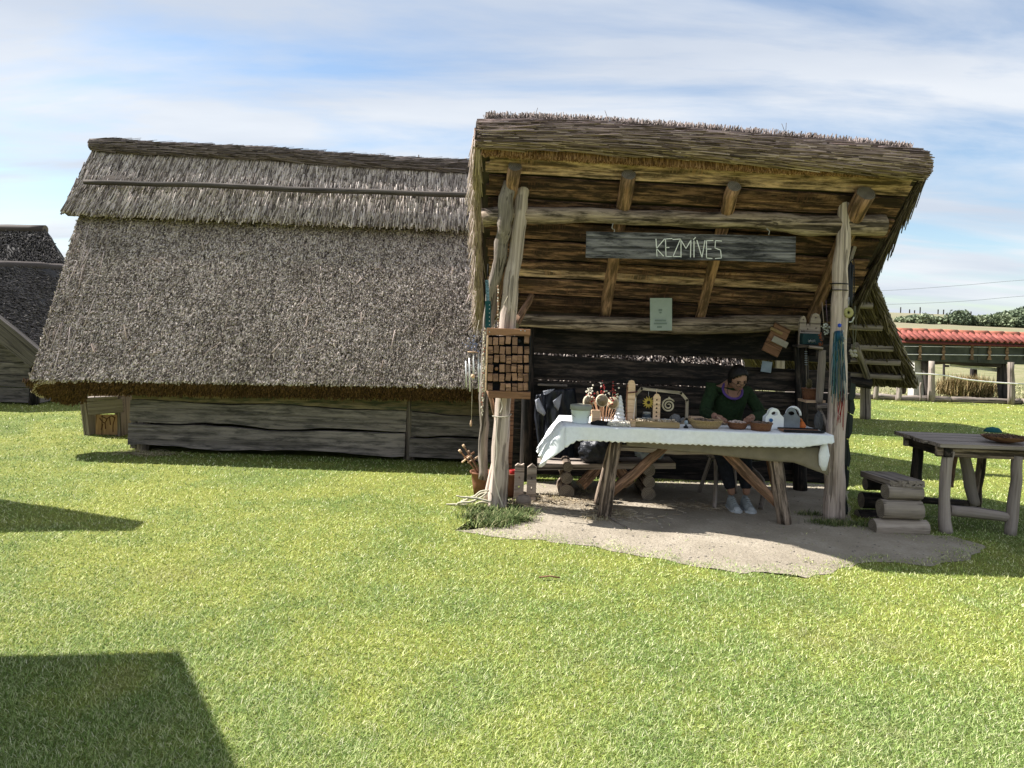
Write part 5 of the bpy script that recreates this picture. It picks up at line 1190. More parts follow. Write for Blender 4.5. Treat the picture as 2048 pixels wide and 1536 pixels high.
t_ = thing('twisted_branches', 'pale peeled curling branches lying on the grass left of the post', 'branch', onz(945, 1005))
for k, pts in enumerate([[(912, 992), (935, 995), (960, 998), (982, 1004)], [(912, 1012), (918, 1006), (940, 1004), (960, 996), (975, 985)], [(915, 1020), (925, 1003), (945, 994), (965, 982), (978, 982)], [(892, 1022), (915, 1020), (935, 1018)], [(950, 1012), (962, 1004), (975, 1006), (985, 1012)], [(945, 1010), (950, 1000), (958, 990), (975, 984)], [(922, 1015), (930, 1007), (927, 998)], [(955, 1016), (965, 1010), (982, 1014)]]):
    q = [P(px, py, 6.42 + .02 * k) for px, py in pts]
    for p in q: p.z = max(p.z, .012)
    tube('branch', sub(q, 4, .006), lerpr([.005, .01, .009, .007], len(sub(q, 4))), plain('peeled_branch', (.5, .46, .34), .7), t_, 7)
t_ = thing('bark_twig', 'thin dark twig lying alone on the lawn before the stall', 'twig', onz(1098, 1160)); tube('stick', [onz(1078, 1161) + V((0, 0, .02)), onz(1100, 1160) + V((0, 0, .025)), onz(1120, 1162) + V((0, 0, .02))], .005, M_FRAME, t_, 6)
tube('dry_root', sub([onz(1180, 1012) + V((0, 0, .01)), onz(1205, 1030) + V((0, 0, .015)), onz(1240, 1050) + V((0, 0, .01)), onz(1262, 1062) + V((0, 0, .008))], 4, .01), .006, M_GREY); tag(bpy.data.objects['dry_root'], 'thin crooked root on the bare earth beside the left table leg', 'root')

# ================================================================ RIGHT POST CLUSTER
def right_shelf():
    t_ = thing('log_shelf', 'small shelf rack of round poles tied beside the right post', 'shelf', P(1630, 830, 6.9))
    log('pole', [P(1592, 690, 7.0), P(1596, 760, 7.0), P(1600, 860, 7.0)], .022, M_DARK, t_, .01); log('pole', [P(1645, 700, 6.75), P(1643, 740, 6.75), P(1638, 806, 6.75)], [.03, .034, .03], M_GREY, t_, .008)
    log('brace', [P(1634, 808, 6.75), P(1648, 840, 6.65), P(1662, 880, 6.55)], [.017, .02, .017], M_GREY, t_, .006)
    board('shelf_board', P(1590, 692, 6.85), P(1672, 692, 6.8), .22, .02, M_DARK, t_, (0, 1, 0), 4, .003); board('shelf_board', P(1604, 801, 6.85), P(1642, 801, 6.85), .2, .02, M_LIGHTW, t_, (0, 1, 0), 4, .003); board('shelf_board', P(1634, 812, 6.7), P(1668, 810, 6.65), .12, .025, M_GREY, t_, (0, 1, 0), 4, .003)
    log('round_rail', [P(1618, 694, 6.72), P(1645, 697, 6.72)], .014, M_CASTLE, t_, .002)
right_shelf()
def castle2(pxs, Y):
    b_ = P(1597, 690, Y); s = Y / F
    ol = [(-.0, 0), (.19, 0), (.19, .24), (.175, .285), (.145, .3), (.115, .285), (.1, .24), (.095, .17), (.082, .2), (.068, .2), (.06, .17), (.058, .23), (.045, .265), (.028, .27), (.012, .255), (.0, .22)]
    hs = [[(cx_ + .007 * math.cos(a), z + .007 * math.sin(a)) for a in np.linspace(6.28, 0, 9)[:-1]] for cx_, z in ((.03, .235), (.145, .255), (.15, .16), (.075, .15), (.02, .13), (.04, .13))]
    tag(extrude('castle_cutout', ol, .03, M_CASTLE, None, Matrix.Translation(b_), hs), 'pale carved castle with two round towers on the upper shelf', 'ornament')
castle2(0, 6.9)
b_ = box('dark_green_box', P(1621, 678, 6.8), (.17, .08, .1), plain('dark_green_card', (.01, .035, .04), .6)); tag(b_, 'dark green box with a scrawled silver label on the upper shelf', 'box')
ms = plain('silver_scribble', (.3, .32, .33), .5); pts = [P(1616 + 14 * k / 24 + 1.2 * math.sin(k * 1.9), 682 + 4 * math.sin(k * 2.4), 6.755) for k in range(25)]; tube('label_mark', sub(pts, 2), .0015, ms, b_, 4)
def cluster(name, label, cat, px, py, Y, n, sx, sy, m, r=(.005, .011), extra=None):
    c = P(px, py, Y); bm = bmesh.new()
    for k in range(n): bmesh.ops.create_icosphere(bm, subdivisions=1, radius=random.uniform(*r), matrix=Matrix.Translation(P(px + random.gauss(0, sx), py + random.uniform(-sy, sy), Y + random.uniform(-.02, .02)) - c))
    me = bpy.data.meshes.new(name); bm.to_mesh(me); bm.free(); me.materials.append(m); return tag(put(bpy.data.objects.new(name, me), None, Matrix.Translation(c)), label, cat)
mshell = plain('white_shell', (.5, .52, .48), .5, .3, 30)
o = cluster('shell_bundle', 'bundle of whitish shells hanging left of the post above the shelf', 'shells', 1653, 658, 6.6, 30, 4, 11, mshell); tube('cord', [P(1644, 604, 6.62), P(1648, 650, 6.6)], .0035, M_CASTLE, o, 5); tube('cord', [P(1652, 600, 6.62), P(1655, 650, 6.6)], .0025, plain('mauve_cord', (.2, .14, .2)), o, 5)
o = cluster('shell_string', 'string of white shells with a blue bead on the right post', 'shells', 1685, 676, 6.36, 16, 2, 17, mshell, (.006, .013)); lathe('blue_bead', [(0, .018), (.015, .01), (.015, -.01), (0, -.018)], P(1679, 651, 6.36), plain('bright_blue_glass', (.03, .08, .5), .2), o, 12); tube('cord', [P(1684, 600, 6.37), P(1684, 660, 6.36)], .002, M_CASTLE, o, 4)
o = cluster('leather_knot', 'reddish leather thong tied round the shelf near the green box', 'thong', 1641, 680, 6.7, 22, 1.6, 14, plain('red_brown_leather', (.22, .07, .035)), (.005, .009))
def ribbons():
    t_ = thing('ribbon_bundle', 'bundle of long blue, teal and grey hair ribbons hanging on the right post', 'ribbons', P(1675, 665, 6.37))
    cols = [(.01, .06, .12), (.02, .13, .2), (.04, .12, .1), (.25, .28, .3), (.16, .1, .16), (.02, .02, .03), (.1, .2, .24), (.2, .22, .12)]
    mats = [plain('ribbon_cloth', c_, .6) for c_ in cols]
    for k in range(60):
        x0 = 1668 + random.uniform(0, 16); x1 = 1660 + (x0 - 1668) * 1.9 + random.uniform(-3, 3); y1 = random.uniform(748, 812); yy = 6.36 + random.uniform(-.03, .02)
        tube('ribbon', sub([P(x0, 664 + random.uniform(-3, 3), yy), P((x0 + x1) / 2, 705, yy - .012), P(x1, y1, yy)], 4, .012), random.uniform(.0028, .006), random.choice(mats), t_, 5, flat=.4)
    lathe('blue_knot', [(0, .03), (.03, .02), (.036, -.01), (.028, -.05), (0, -.06)], P(1676, 668, 6.36), mats[0], t_, 14)
    m2 = plain('red_thread', (.25, .015, .015), .8)
    for k in range(9): a = P(1686 + random.uniform(-6, 5), 775 + random.uniform(0, 20), 6.36); tube('red_thread', sub([a, a + V((random.uniform(-.02, .01), 0, -.1)), a + V((random.uniform(-.03, .01), 0, -.2 - random.random() * .12))], 3), .0025, m2, t_, 4)
ribbons()
t_ = thing('wooden_ring', 'yellowish wooden disc with a square hole hanging from a hook right of the post', 'ornament', P(1697, 625, 6.4))
lathe('ring', [(.012, -.008), (.04, -.008), (.042, 0), (.04, .008), (.012, .008), (.012, -.008)], P(1697, 625, 6.4), plain('yellow_wood', (.35, .32, .14), .7, .15), t_, 20, 1, 1.1, Matrix.Rotation(math.radians(90), 4, 'X'))
tube('hook', sub([P(1694, 600, 6.4), P(1697, 602, 6.4), P(1698, 594, 6.4), P(1697, 617, 6.4)], 3), .002, plain('hook_metal', (.5, .5, .5), .3, metal=1), t_, 5)
tube('shell_crescent', sub([P(1698, 644, 6.4), P(1704, 643, 6.4), P(1708, 634, 6.4)], 4), .006, mshell, t_, 6)
t_ = thing('black_straps', 'thick bunch of black leather straps hanging right of the post top', 'straps', P(1696, 560, 6.5))
for k in range(7): tube('strap', sub([P(1694 + k * 1.9, 524 + abs(k - 4) * 3, 6.5 + .01 * (k % 3)), P(1692 + k * 2.0, 570, 6.5), P(1695 + k * 1.5, 602 + (k % 3) * 5, 6.5)], 4), .009, plain('black_leather', (.016, .018, .024), .4), t_, 6)
tube('hanging_loop', sub([P(1700, 524, 6.5), P(1708, 524, 6.5), P(1708, 600, 6.5)], 4), .004, M_BLACK, t_, 5)
t_ = thing('tassel_necklace', 'long olive corded necklace ending in a pale fabric tassel', 'necklace', P(1708, 660, 6.4))
for dx in (-3, 3): tube('cord', sub([P(1710 + dx * .2, 612, 6.42), P(1709 + dx, 660, 6.4), P(1708, 702, 6.4)], 4), .003, plain('olive_cord', (.12, .12, .08)), t_, 5)
for k in range(7): lathe('petal', [(0, .02), (.014, .01), (.016, -.004), (0, -.014)], P(1706 + random.uniform(-6, 6), 706 + random.uniform(-4, 6), 6.4), plain('faded_petal', (.36, .33, .27)), t_, 8)
t_ = thing('slate_garland', 'hanging chain of dark flat boards along the outer side of the right post', 'garland', P(1700, 900, 6.6))
md = plain('dark_green_board', (.025, .032, .028), .7)
for k, (x0, y0, x1, y1) in enumerate(((1699, 765, 1709, 803), (1697, 790, 1707, 830), (1693, 826, 1703, 878), (1690, 874, 1696, 935), (1688, 936, 1693, 985), (1686, 985, 1690, 1038))):
    p = P((x0 + x1) / 2, (y0 + y1) / 2, 6.6 + .01 * k); ol = [(-.02, .1), (.02, .085), (.03, -.04), (.012, -.1), (-.02, -.08)]; sc_ = (y1 - y0) / 44
    extrude('flat_board', [(x * 1.1, z * sc_ * .95) for x, z in ol], .012, md, t_, Matrix.Translation(p) @ Matrix.Rotation(.1 * (-1) ** k, 4, 'Y'))
tube('cord', [P(1702, 760, 6.6), P(1697, 880, 6.6), P(1690, 1000, 6.6)], .003, M_BLACK, t_, 4)
basket(1622, 6.86, .085, .07, .1, M_WICKB, 'brown wicker basket on the lower pole shelf', flare=1.0)
bpy.data.objects[-1] if False else None
for o in scene.collection.objects:
    if o.parent is None and o.get('label') == 'brown wicker basket on the lower pole shelf':
        o.location += P(1622, 800, 6.86) - V((o.location.x, 6.86, TZ)); W[o.name] = Matrix.Translation(o.location)
t_ = thing('white_spiral_drop', 'string of small white rings hanging under the upper shelf', 'ornament', P(1612, 715, 6.8))
for k in range(7): lathe('ring', [(.007, -.004), (.014, 0), (.007, .004)], P(1612, 703 + k * 4.4, 6.8), M_GPLA, t_, 12)
tube('cord', [P(1612, 696, 6.8), P(1613, 776, 6.8)], .0018, M_CASTLE, t_, 4)
blob('dried_sprig', P(1618, 768, 6.85), (.03, .03, .05), plain('dried_leaf', (.16, .13, .07), .9, .4), 'small dried sprig in the brown basket on the pole shelf', 'plant', .6, 3)
blob('grey_cloth', P(1637, 845, 6.62), (.04, .04, .11), plain('grey_felt', (.12, .12, .12), .9), 'grey cloth figure hanging behind the brace at the table end', 'cloth', .4, 2)
b_ = board('pale_card', P(1523, 732, 7.6), P(1543, 735, 7.6), .11, .01, plain('pale_blue_card', (.3, .36, .42), .7), None, (0, 0, 1), 2, 0); tag(b_, 'pale blue card stuck in the gap of the rear wall', 'card')

# ================================================================ RIGHT: LOG STOOL AND TABLE
def log_stool():
    c = onz(1800, 1055); t_ = thing('log_stool', 'low stool of stacked split logs with a tilted plank seat right of the stall', 'stool', c)
    mlog = wood('stool_log_wood', (.14, .12, .09), (.28, .25, .2), (.42, .38, .31), 16, 1.3)
    for (xa, xb, py, r, Y) in ((1745, 1852, 1054, .066, 6.12), (1760, 1840, 1018, .08, 6.12), (1770, 1840, 984, .064, 6.13)):
        log('log', [P(xa, py - 1, Y), P((xa + xb) / 2, py, Y), P(xb, py + 1, Y)], [r, r * 1.03, r], mlog, t_, .006, 3, 12, .05)
    for (xa, xb, py, r, Y) in ((1714, 1790, 1032, .06, 6.62), (1722, 1790, 1000, .07, 6.62), (1730, 1790, 968, .055, 6.62)):
        log('log', [P(xa, py, Y), P(xb, py + 2, Y)], r, M_DARK, t_, .006, 3, 12, .05)
    a, b_ = P(1752, 948, 6.72), P(1815, 968, 6.08)
    board('seat_plank', a, b_, .27, .05, M_GREY, t_, (1, .25, 0), 8, .02)
log_stool()
def side_table():
    t_ = thing('side_table', 'rustic plank table with bark-edged legs at the right edge of the photo', 'table', (4.1, 6.5, 0))
    z = .72; y0 = 6.16
    for k in range(4):
        yy = 6.2 + .18 * k; board('top_plank', (3.5 + random.uniform(-.02, .03), yy, z), (5.0, yy, z - .005), .172, .03, M_GREY, t_, (0, 1, 0), 8, .008)
    board('apron', (3.54, 6.2, .66), (4.95, 6.2, .655), .085, .04, M_BEAM, t_, (0, 0, 1), 8, .01); board('apron', (3.56, 6.74, .66), (4.95, 6.74, .655), .085, .04, M_GREY, t_, (0, 0, 1), 8, .01)
    board('cross_bearer', (3.62, 6.15, .655), (3.62, 6.8, .655), .07, .06, M_DARK, t_, (0, 0, 1), 4, .01)
    ml = wood('split_leg_wood', (.1, .085, .07), (.23, .2, .17), (.36, .33, .29), 16, 1.2)
    log('leg', [P(1892, 1066, 6.17), P(1888, 1000, 6.18), P(1896, 902, 6.2)], [.055, .042, .046], ml, t_, .012); log('leg', [P(2020, 1074, 6.17), P(2030, 980, 6.18), P(2034, 912, 6.2)], [.046, .042, .042], ml, t_, .012)
    log('leg', [P(1832, 1010, 6.75), P(1832, 950, 6.74), P(1838, 888, 6.72)], [.05, .048, .042], M_DARK, t_, .012); log('leg', [P(1950, 1012, 6.75), P(1958, 960, 6.74), P(1966, 908, 6.72)], [.045, .04, .036], M_BEAM, t_, .01)
    log('brace', [P(1948, 1010, 6.72), P(1938, 960, 6.7), P(1928, 905, 6.68)], [.045, .05, .044], ml, t_, .012); log('brace', [P(1904, 975, 6.3), P(1908, 940, 6.35), P(1912, 900, 6.4)], [.01, .014, .02], M_RAFT, t_)
    log('stretcher', [P(1898, 1020, 6.2), P(1960, 1026, 6.2), P(2024, 1036, 6.19)], [.045, .045, .04], ml, t_, .006); log('stretcher', [P(1838, 1000, 6.74), P(1945, 1008, 6.74)], .03, M_DARK, t_, .006)
    log('leg', [V((4.85, 6.22, 0)), V((4.83, 6.22, .62))], .045, ml, t_, .01); log('leg', [V((4.85, 6.7, 0)), V((4.83, 6.7, .62))], .045, ml, t_, .01)
    return z
zt_ = side_table() + .018
c = onz(2010, 885, zt_); t_ = thing('bark_bowl', 'shallow dark bowl of bark chips on the right-hand table', 'bowl', c)
lathe('bowl', [(.06, 0), (.15, .022), (.19, .05), (.195, .055), (.185, .05), (.12, .02), (0, .015)], c, M_FRAME, t_, 30, 1, .72)
bm = bmesh.new()
for k in range(420):
    a, r = random.uniform(0, 6.28), math.sqrt(random.random()) * .165; s_ = random.uniform(.008, .018)
    bmesh.ops.create_cube(bm, size=1, matrix=Matrix.Translation((r * math.cos(a), r * math.sin(a) * .7, .04 + random.uniform(0, .016))) @ Matrix.Rotation(random.uniform(0, 3), 4, V((random.random(), random.random(), random.random() + .01))) @ Matrix.Diagonal((s_ * 1.4, s_, s_ * .4, 1)))
me = bpy.data.meshes.new('bark_chips'); bm.to_mesh(me); bm.free(); me.materials.append(plain('bark_chip', (.13, .075, .045), .9, .5, 40)); tag(put(bpy.data.objects.new('bark_chips', me), t_, Matrix.Translation(c)), kind='stuff')
lathe('green_cap', [(.0, .045), (.05, .035), (.068, .01), (.07, 0)], onz(1985, 874, zt_) + V((0, 0, .045)), plain('dark_teal_cloth', (.01, .08, .08), .8), None, 20, 1.1, .8); tag(bpy.data.objects['green_cap'], 'dark teal cap lying on the rim of the bark bowl', 'cap')

# ================================================================ SECOND SHELTER BEHIND, RIGHT
def shelter():
    t_ = thing('reed_shelter', 'smaller reed shelter behind the stall seen from below with its pole battens', 'shelter', P(1735, 838, 14.3))
    Tp, Bt = P(1722, 510, 12.4), P(1832, 772, 14.0); w_ = V((-3.4, .5, .0))
    A, D_ = Tp + w_, Bt + w_; d = (Bt - Tp).normalized(); n = (Tp - A).cross(D_ - A).normalized(); n = n if n.y > 0 else -n
    vs, fs = [], []; nu, nv = 12, 22
    for k in (0, 1):
        for i in range(nu + 1):
            for j in range(nv + 1):
                p = A.lerp(Tp, i / nu).lerp(D_.lerp(Bt, i / nu), j / nv) + n * (.3 * k) + d * (.14 * k if j == nv else 0); p += V((noise.noise(p * 3), noise.noise(p * 3 + V((4, 0, 0))), noise.noise(p * 3 + V((0, 4, 0))))) * .035; vs.append(p)
    o = (nu + 1) * (nv + 1); ix = lambda k, i, j: k * o + i * (nv + 1) + j
    for i in range(nu):
        for j in range(nv): fs += [(ix(0, i, j), ix(0, i + 1, j), ix(0, i + 1, j + 1), ix(0, i, j + 1)), (ix(1, i, j), ix(1, i, j + 1), ix(1, i + 1, j + 1), ix(1, i + 1, j))]
    for i in range(nu):
        for j in (0, nv): fs.append((ix(0, i, j), ix(1, i, j), ix(1, i + 1, j), ix(0, i + 1, j)))
    for j in range(nv):
        for i in (0, nu): fs.append((ix(0, i, j), ix(1, i, j), ix(1, i, j + 1), ix(0, i, j + 1)))
    mk('thatch', [v - A for v in vs], fs, ST_DARK, t_, Matrix.Translation(A))
    m_ = 7000; u = rng.uniform(.2, 1, m_); v = rng.random(m_); Pn = bil(A, Tp, Bt, D_, u, v); Dn = unit(np.array(d) + rng.normal(0, .09, (m_, 3))); N0 = -np.array(n)
    straws('under_reeds', Pn + N0 * .02, Dn, np.tile(N0, (m_, 1)), np.minimum(rng.uniform(.2, .6, m_), (1 - v) * 2.6 + .05), rng.uniform(.012, .03, m_), strawmat('dim_under_reed', [(0, (.05, .04, .03)), (.6, (.13, .105, .08)), (1, (.26, .215, .17))]), t_)
    m_ = 4500; v = rng.random(m_); k = rng.random((m_, 1)); ax = np.array((Tp - A).normalized()); Pn = bil(A, Tp, Bt, D_, v * 0 + 1, v) + np.array(n) * .32 * k + ax * rng.uniform(-.03, .04, (m_, 1)); Dn = unit(np.array(d) + rng.normal(0, .1, (m_, 3)))
    straws('edge_reeds', Pn - Dn * .15, Dn, np.tile(ax, (m_, 1)), np.minimum(rng.uniform(.12, .4, m_), (1 - v) * 2.6 + .18), rng.uniform(.012, .028, m_), strawmat('grey_green_reed', [(0, (.08, .07, .06)), (.6, (.2, .175, .15)), (1, (.34, .3, .26))]), t_)
    for px, py in ((1733, 572), (1744, 611), (1764, 656), (1786, 697), (1799, 725), (1807, 754)):
        f_ = (py - 510) / 262; q = Tp.lerp(Bt, f_); e = P(px, py, q.y - .1); log('batten', [e + w_ * .6, e], [.055, .06], M_GREY, t_, .01, 3, 10)
    log('rafter', [P(1712, 690, 13.3), P(1738, 765, 13.9)], .06, M_GREY, t_); log('eave_beam', [P(1680, 760, 13.9), P(1742, 768, 13.8)], .09, M_DARK, t_, .01)
    log('post', [P(1731, 838, 14.3), P(1731, 770, 14.2)], [.1, .095], M_GREY, t_, .01); log('post', [P(1500, 838, 14.5), P(1500, 700, 14.5)], [.1, .095], M_GREY, t_, .01)
    log('post', [P(1560, 850, 13.0) , P(1560, 560, 12.7)], [.08, .08], M_GREY, t_, .01)
shelter()

# ================================================================ LEFT FAR HUTS
def far_hut(label, A, Bq, C_, D_, n, wall=None):
    t_ = thing('thatched_hut', label, 'hut', (D_.x, D_.y, 0)); slab('thatch_slope', A, Bq, C_, D_, .22, ST_SHADE, t_, 20, 12, .06)
    thatch_on('reed_ends', A, Bq, C_, D_, n, .14, .022, .3, ST_SHADE, t_, .3, 0, 1, 0, 1, .02)
    return t_
A, Bq = P(-150, 522, 12.0), P(125, 538, 15.5); D_, C_ = P(84, 716, 12.0), P(84, 716, 12.0) + (Bq - A)
t_ = far_hut('nearer shade-coloured thatched hut at the left edge with plank gable', A, Bq, C_, D_, 12000)
E_ = V((2 * A.x - D_.x, 12.0, D_.z)); F_ = E_ + (Bq - A); slab('thatch_slope', A, E_, F_, Bq, .2, ST_SHADE, t_, 10, 10, .03) if False else slab('thatch_slope', Bq, A, E_, F_, .2, ST_SHADE, t_, 10, 10, .03)
log('ridge_roll', [A, A.lerp(Bq, .33) + V((0, 0, -.03)), A.lerp(Bq, .7), Bq], .1, ST_RIDGE, t_, .03)
# broad verge boards of reed on the gable edge
for q in (D_, E_):
    a, b_ = A + V((0, -.08, -.05)), q + V((0, -.08, -.03)); board('verge_board', a, b_, .3, .12, wood('verge_wood', (.04, .036, .032), (.085, .078, .07), (.15, .138, .12), 30, 1.5), t_, (0, 0, 1), 12, .015)
zr = [0.02, .27, .47, .68, .90, 1.13, 1.36, 1.6, 1.85]; xc = D_.x - .18; gy = 12.15
for k in range(8):
    zt = zr[k + 1]; xr = xc if zt < D_.z else min(xc, A.x + (D_.x - A.x) * (A.z - zt) / (A.z - D_.z) - .02); xl = 2 * A.x - xr
    board('plank', (xl, gy, (zr[k] + zt) / 2), (xr, gy + .01 * (k % 2), (zr[k] + zt) / 2), zt - zr[k] - .012, .06, M_PLK, t_, (0, 0, 1), 10, .012)
for k in range(4): board('plank', (xc + .02, 12.2, (zr[k] + zr[k + 1]) / 2), (xc - .3, 15.5, (zr[k] + zr[k + 1]) / 2), zr[k + 1] - zr[k] - .01, .06, M_PLK, t_, (0, 0, 1), 8, .015)
log('corner_post', [(xc, 12.1, -.05), (xc, 12.1, .9)], .07, M_DARK, t_)
bm_ = board('ground_plank', P(60, 792, 12.6), P(165, 786, 12.9), .14, .05, M_GREY, None, (0, 0, 1), 8, .02); tag(bm_, 'pale wavy plank lying beside the nearer shade-coloured hut', 'plank')
A, Bq = P(-260, 455, 17.0), P(92, 460, 17.0); D_, C_ = P(-260, 700, 15.2), P(172, 600, 15.4)
t_ = far_hut('farther shade-coloured thatched hut whose ridge rises behind the left hut', A, Bq, C_, D_, 9000)
log('ridge_roll', [A, A.lerp(Bq, .5), Bq], .11, ST_RIDGE, t_, .03); slab('thatch_slope', Bq, A, A + V((0, 2, -2.4)), Bq + V((.6, 2, -2.4)), .2, ST_SHADE, t_, 8, 6, .03)
for k in range(5): board('plank', (-15, 15.8, .13 + .26 * k), (C_.x - .8, 15.8, .13 + .26 * k), .25, .06, M_PLK, t_, (0, 0, 1), 6, .015)
# ---------------------------------------------------------------- hive-like stand behind the hut corner
def stand():
    y = 9.55; t_ = thing('wooden_stand', 'small tapering wooden stand with a painted panel behind the hut corner', 'stand', onz(212, 868))
    m2 = wood('warm_panel_wood', (.2, .12, .06), (.3, .19, .1), (.4, .27, .15), 16, 3)
    board('side_leg', P(178, 796, y), P(187, 869, y), .07, .3, M_GREY, t_, (1, 0, 0), 3, .003); board('side_leg', P(246, 792, y), P(249, 869, y), .07, .3, M_GREY, t_, (1, 0, 0), 3, .003)
    board('lintel', P(176, 817, y - .17), P(247, 811, y - .17), .17, .03, M_GREY, t_, (0, 0, 1), 4, .004); board('top_board', P(174, 797, y - .02), P(249, 793, y - .02), .34, .04, M_GREY, t_, (0, 1, 0), 3, .003)
    board('panel', P(214, 829, y - .14), P(214, 869, y - .14), .27, .03, m2, t_, (1, 0, 0), 3, .003)
    md_ = plain('burnt_line', (.1, .04, .02), .8)
    for pts in ([(199, 836), (208, 846), (213, 838), (203, 833)], [(206, 848), (202, 860)], [(210, 846), (211, 858)], [(219, 834), (221, 850)], [(230, 834), (226, 850), (226, 864)], [(212, 840), (222, 832), (230, 836)]):
        tube('burnt_line', sub([P(px, py, y - .157) for px, py in pts], 3), .006, md_, t_, 5)
    bm = bmesh.new()
    for k in range(60):
        p = P(178 + k * 1.15, 792, y - .15) - P(212, 792, y); h = random.uniform(.02, .07)
        bmesh.ops.create_cone(bm, cap_ends=True, segments=5, radius1=.012, radius2=.002, depth=h, matrix=Matrix.Translation(p + V((0, 0, h / 2))))
    me = bpy.data.meshes.new('reed_tips'); bm.to_mesh(me); bm.free(); me.materials.append(plain('pale_tips', (.4, .28, .18))); put(bpy.data.objects.new('reed_tips', me), t_, Matrix.Translation(P(212, 792, y)))
stand()

# ================================================================ FENCE, TILED SHED, FIELD, HILLS
M_TILE = plain('red_clay_tile', (.27, .08, .062), .75, .35, 9, .3); M_TILE2 = plain('orange_ridge_tile', (.36, .13, .08), .8, .25, 6, .2)
def fence():
    t_ = thing('paddock_fence', 'rough wooden post and rope fence along the far edge of the lawn', 'fence', onz(1900, 803))
    for px, y0, y1, w_ in ((1752, 762, 799, .065), (1797, 767, 803, .075), (1841, 765, 801, .03), (1862, 722, 803, .09), (2022, 724, 803, .09), (1700, 768, 797, .06), (2110, 730, 808, .09), (2190, 735, 810, .09)):
        a = onz(px, y1 + 0); a.y = 18.6; a = V((P(px, y1, 18.6).x, 18.6, 0)); b_ = P(px + random.uniform(-2, 3), y0, 18.6); log('post', [a, b_], [w_, w_ * .8], M_GREY, t_, .02, 4, 8, .15)
    a = P(1855, 748, 18.5); tube('rope', sub([P(1640, 742, 18.5), a, P(1940, 760, 18.5), P(2022, 767, 18.5), P(2200, 776, 18.5)], 5), .018, plain('white_fence_rope', (.75, .73, .66)), t_, 6)
    for x0, x1 in ((1560, 1745), (1748, 1900), (1902, 2040), (2042, 2200)):
        p, q = P(x0, 800 + (x0 - 1560) * .014, 18.75), P(x1, 800 + (x1 - 1560) * .014, 18.75); p.z = q.z = .06; log('ground_log', [p, p.lerp(q, .5), q], [.075, .08, .07], M_GREY, t_, .03, 4, 9, .1)
fence()
def shed():
    Y = 19.6; t_ = thing('tiled_shelter', 'low open paddock shelter with a red clay tile roof behind the fence', 'shelter', P(1920, 800, Y))
    s = Y / F; zt = lambda px: P(px, 655, Y).z
    # tiles: one course of barrel tiles and ridge tiles
    x0, x1 = P(1790, 660, Y).x, P(2230, 660, Y).x; zr = P(1800, 657, Y).z; n = int((x1 - x0) / .147); shared = None
    def barrel(name, L_, r, mat):
        vs, fs = [], []
        for i, (t_0, rr) in enumerate(((0, r * .86), (.5, r * .95), (1, r * 1.05))):
            for k, r2 in enumerate((rr, rr - .015)):
                for j in range(7): a = math.pi * j / 6; vs.append((L_ * t_0, r2 * math.cos(a), r2 * math.sin(a)))
        for i in range(2):
            for j in range(6): a = i * 14 + j; fs += [(a, a + 1, a + 15, a + 14), (a + 7, a + 21, a + 22, a + 8)]
        for j in range(6): fs += [(j, j + 7, j + 8, j + 1), (28 + j, 29 + j, 36 + j, 35 + j)]
        me = bpy.data.meshes.new(name); me.from_pydata(vs, [], fs); me.materials.append(mat); me.polygons.foreach_set('use_smooth', [True] * len(fs)); me.update(); return me
    mt = barrel('tile', .46, .068, M_TILE); mr = barrel('ridge_tile', .42, .1, M_TILE2)
    for side in (-1, 1):
        for k in range(n):
            x = x0 + k * .147; a = V((x, Y + side * .02, zr - .06)); b_ = a + V((.1 + random.uniform(-.01, .01), side * .4, -.24)); put(bpy.data.objects.new('tile', mt), t_, frame(a, b_))
        a, b_ = V((x0, Y + side * .03, zr - .13)), V((x1, Y + side * .03, zr - .13)); board('roof_deck', a + V((0, side * .2, -.12)), b_ + V((0, side * .2, -.12)), .44, .03, plain('dark_tile_bed', (.14, .04, .03)), t_, (0, -side * .4, .24), 2, 0)
    for k in range(int((x1 - x0) / .4)): put(bpy.data.objects.new('ridge_tile', mr), t_, frame(V((x0 + k * .4, Y, zr - .07)), V((x0 + k * .4 + .42, Y, zr - .08 + random.uniform(-.006, .006)))))
    mpan = plain('dark_olive_panel', (.05, .055, .04), .5, .3, 4, .1); z1, z0 = P(1900, 679, Y - .3).z, P(1900, 724, Y - .3).z
    xx = [P(px, 700, Y - .32).x for px in (1796, 1880, 1955, 2010, 2080, 2150, 2230)]
    for a, b_ in zip(xx, xx[1:]): box('side_panel', V(((a + b_) / 2, Y - .32, (z0 + z1) / 2)), (b_ - a - .01, .04, z1 - z0), mpan, t_)
    for py in (693, 709): tube('reflected_line', [P(1800, py - .5, Y - .36), P(2230, py + 4, Y - .36)], .008 if py < 700 else .012, plain('reflection_white', (.6, .6, .55)), t_, 5)  # white lines added as reflections on the glassy panel
    mo = wood('reflection_ochre', (.1, .06, .035), (.17, .11, .06), (.24, .17, .1), 20)
    for px in (1840, 1887, 1944, 1979, 2014, 2052):
        c_ = P(px, 704, Y - .37); extrude('reflected_shape', [(-.05, -.2), (.05, -.2), (.022, -.08), (.045, .0), (.02, .1), (.04, .17), (-.04, .17), (-.02, .1), (-.045, 0), (-.022, -.08)], .03, mo, t_, Matrix.Translation(c_))  # ochre shapes added as reflections on the glassy panel
    md_ = wood('tarred_post', (.02, .018, .016), (.05, .045, .04), (.1, .09, .08), 12)
    for px, r in ((1852, .1), (2002, .12), (2170, .12)): log('post', [V((P(px, 795, Y).x, Y - .1, 0)), P(px, 722, Y - .1)], [r * 1.05, r], md_, t_, .03, 4, 9, .12)
    for px in (1852, 2002, 2170): log('post', [V((P(px, 795, Y).x, Y + 1.2, 0)), V((P(px, 795, Y).x, Y + 1.2, 1.2))], .09, md_, t_, .02)
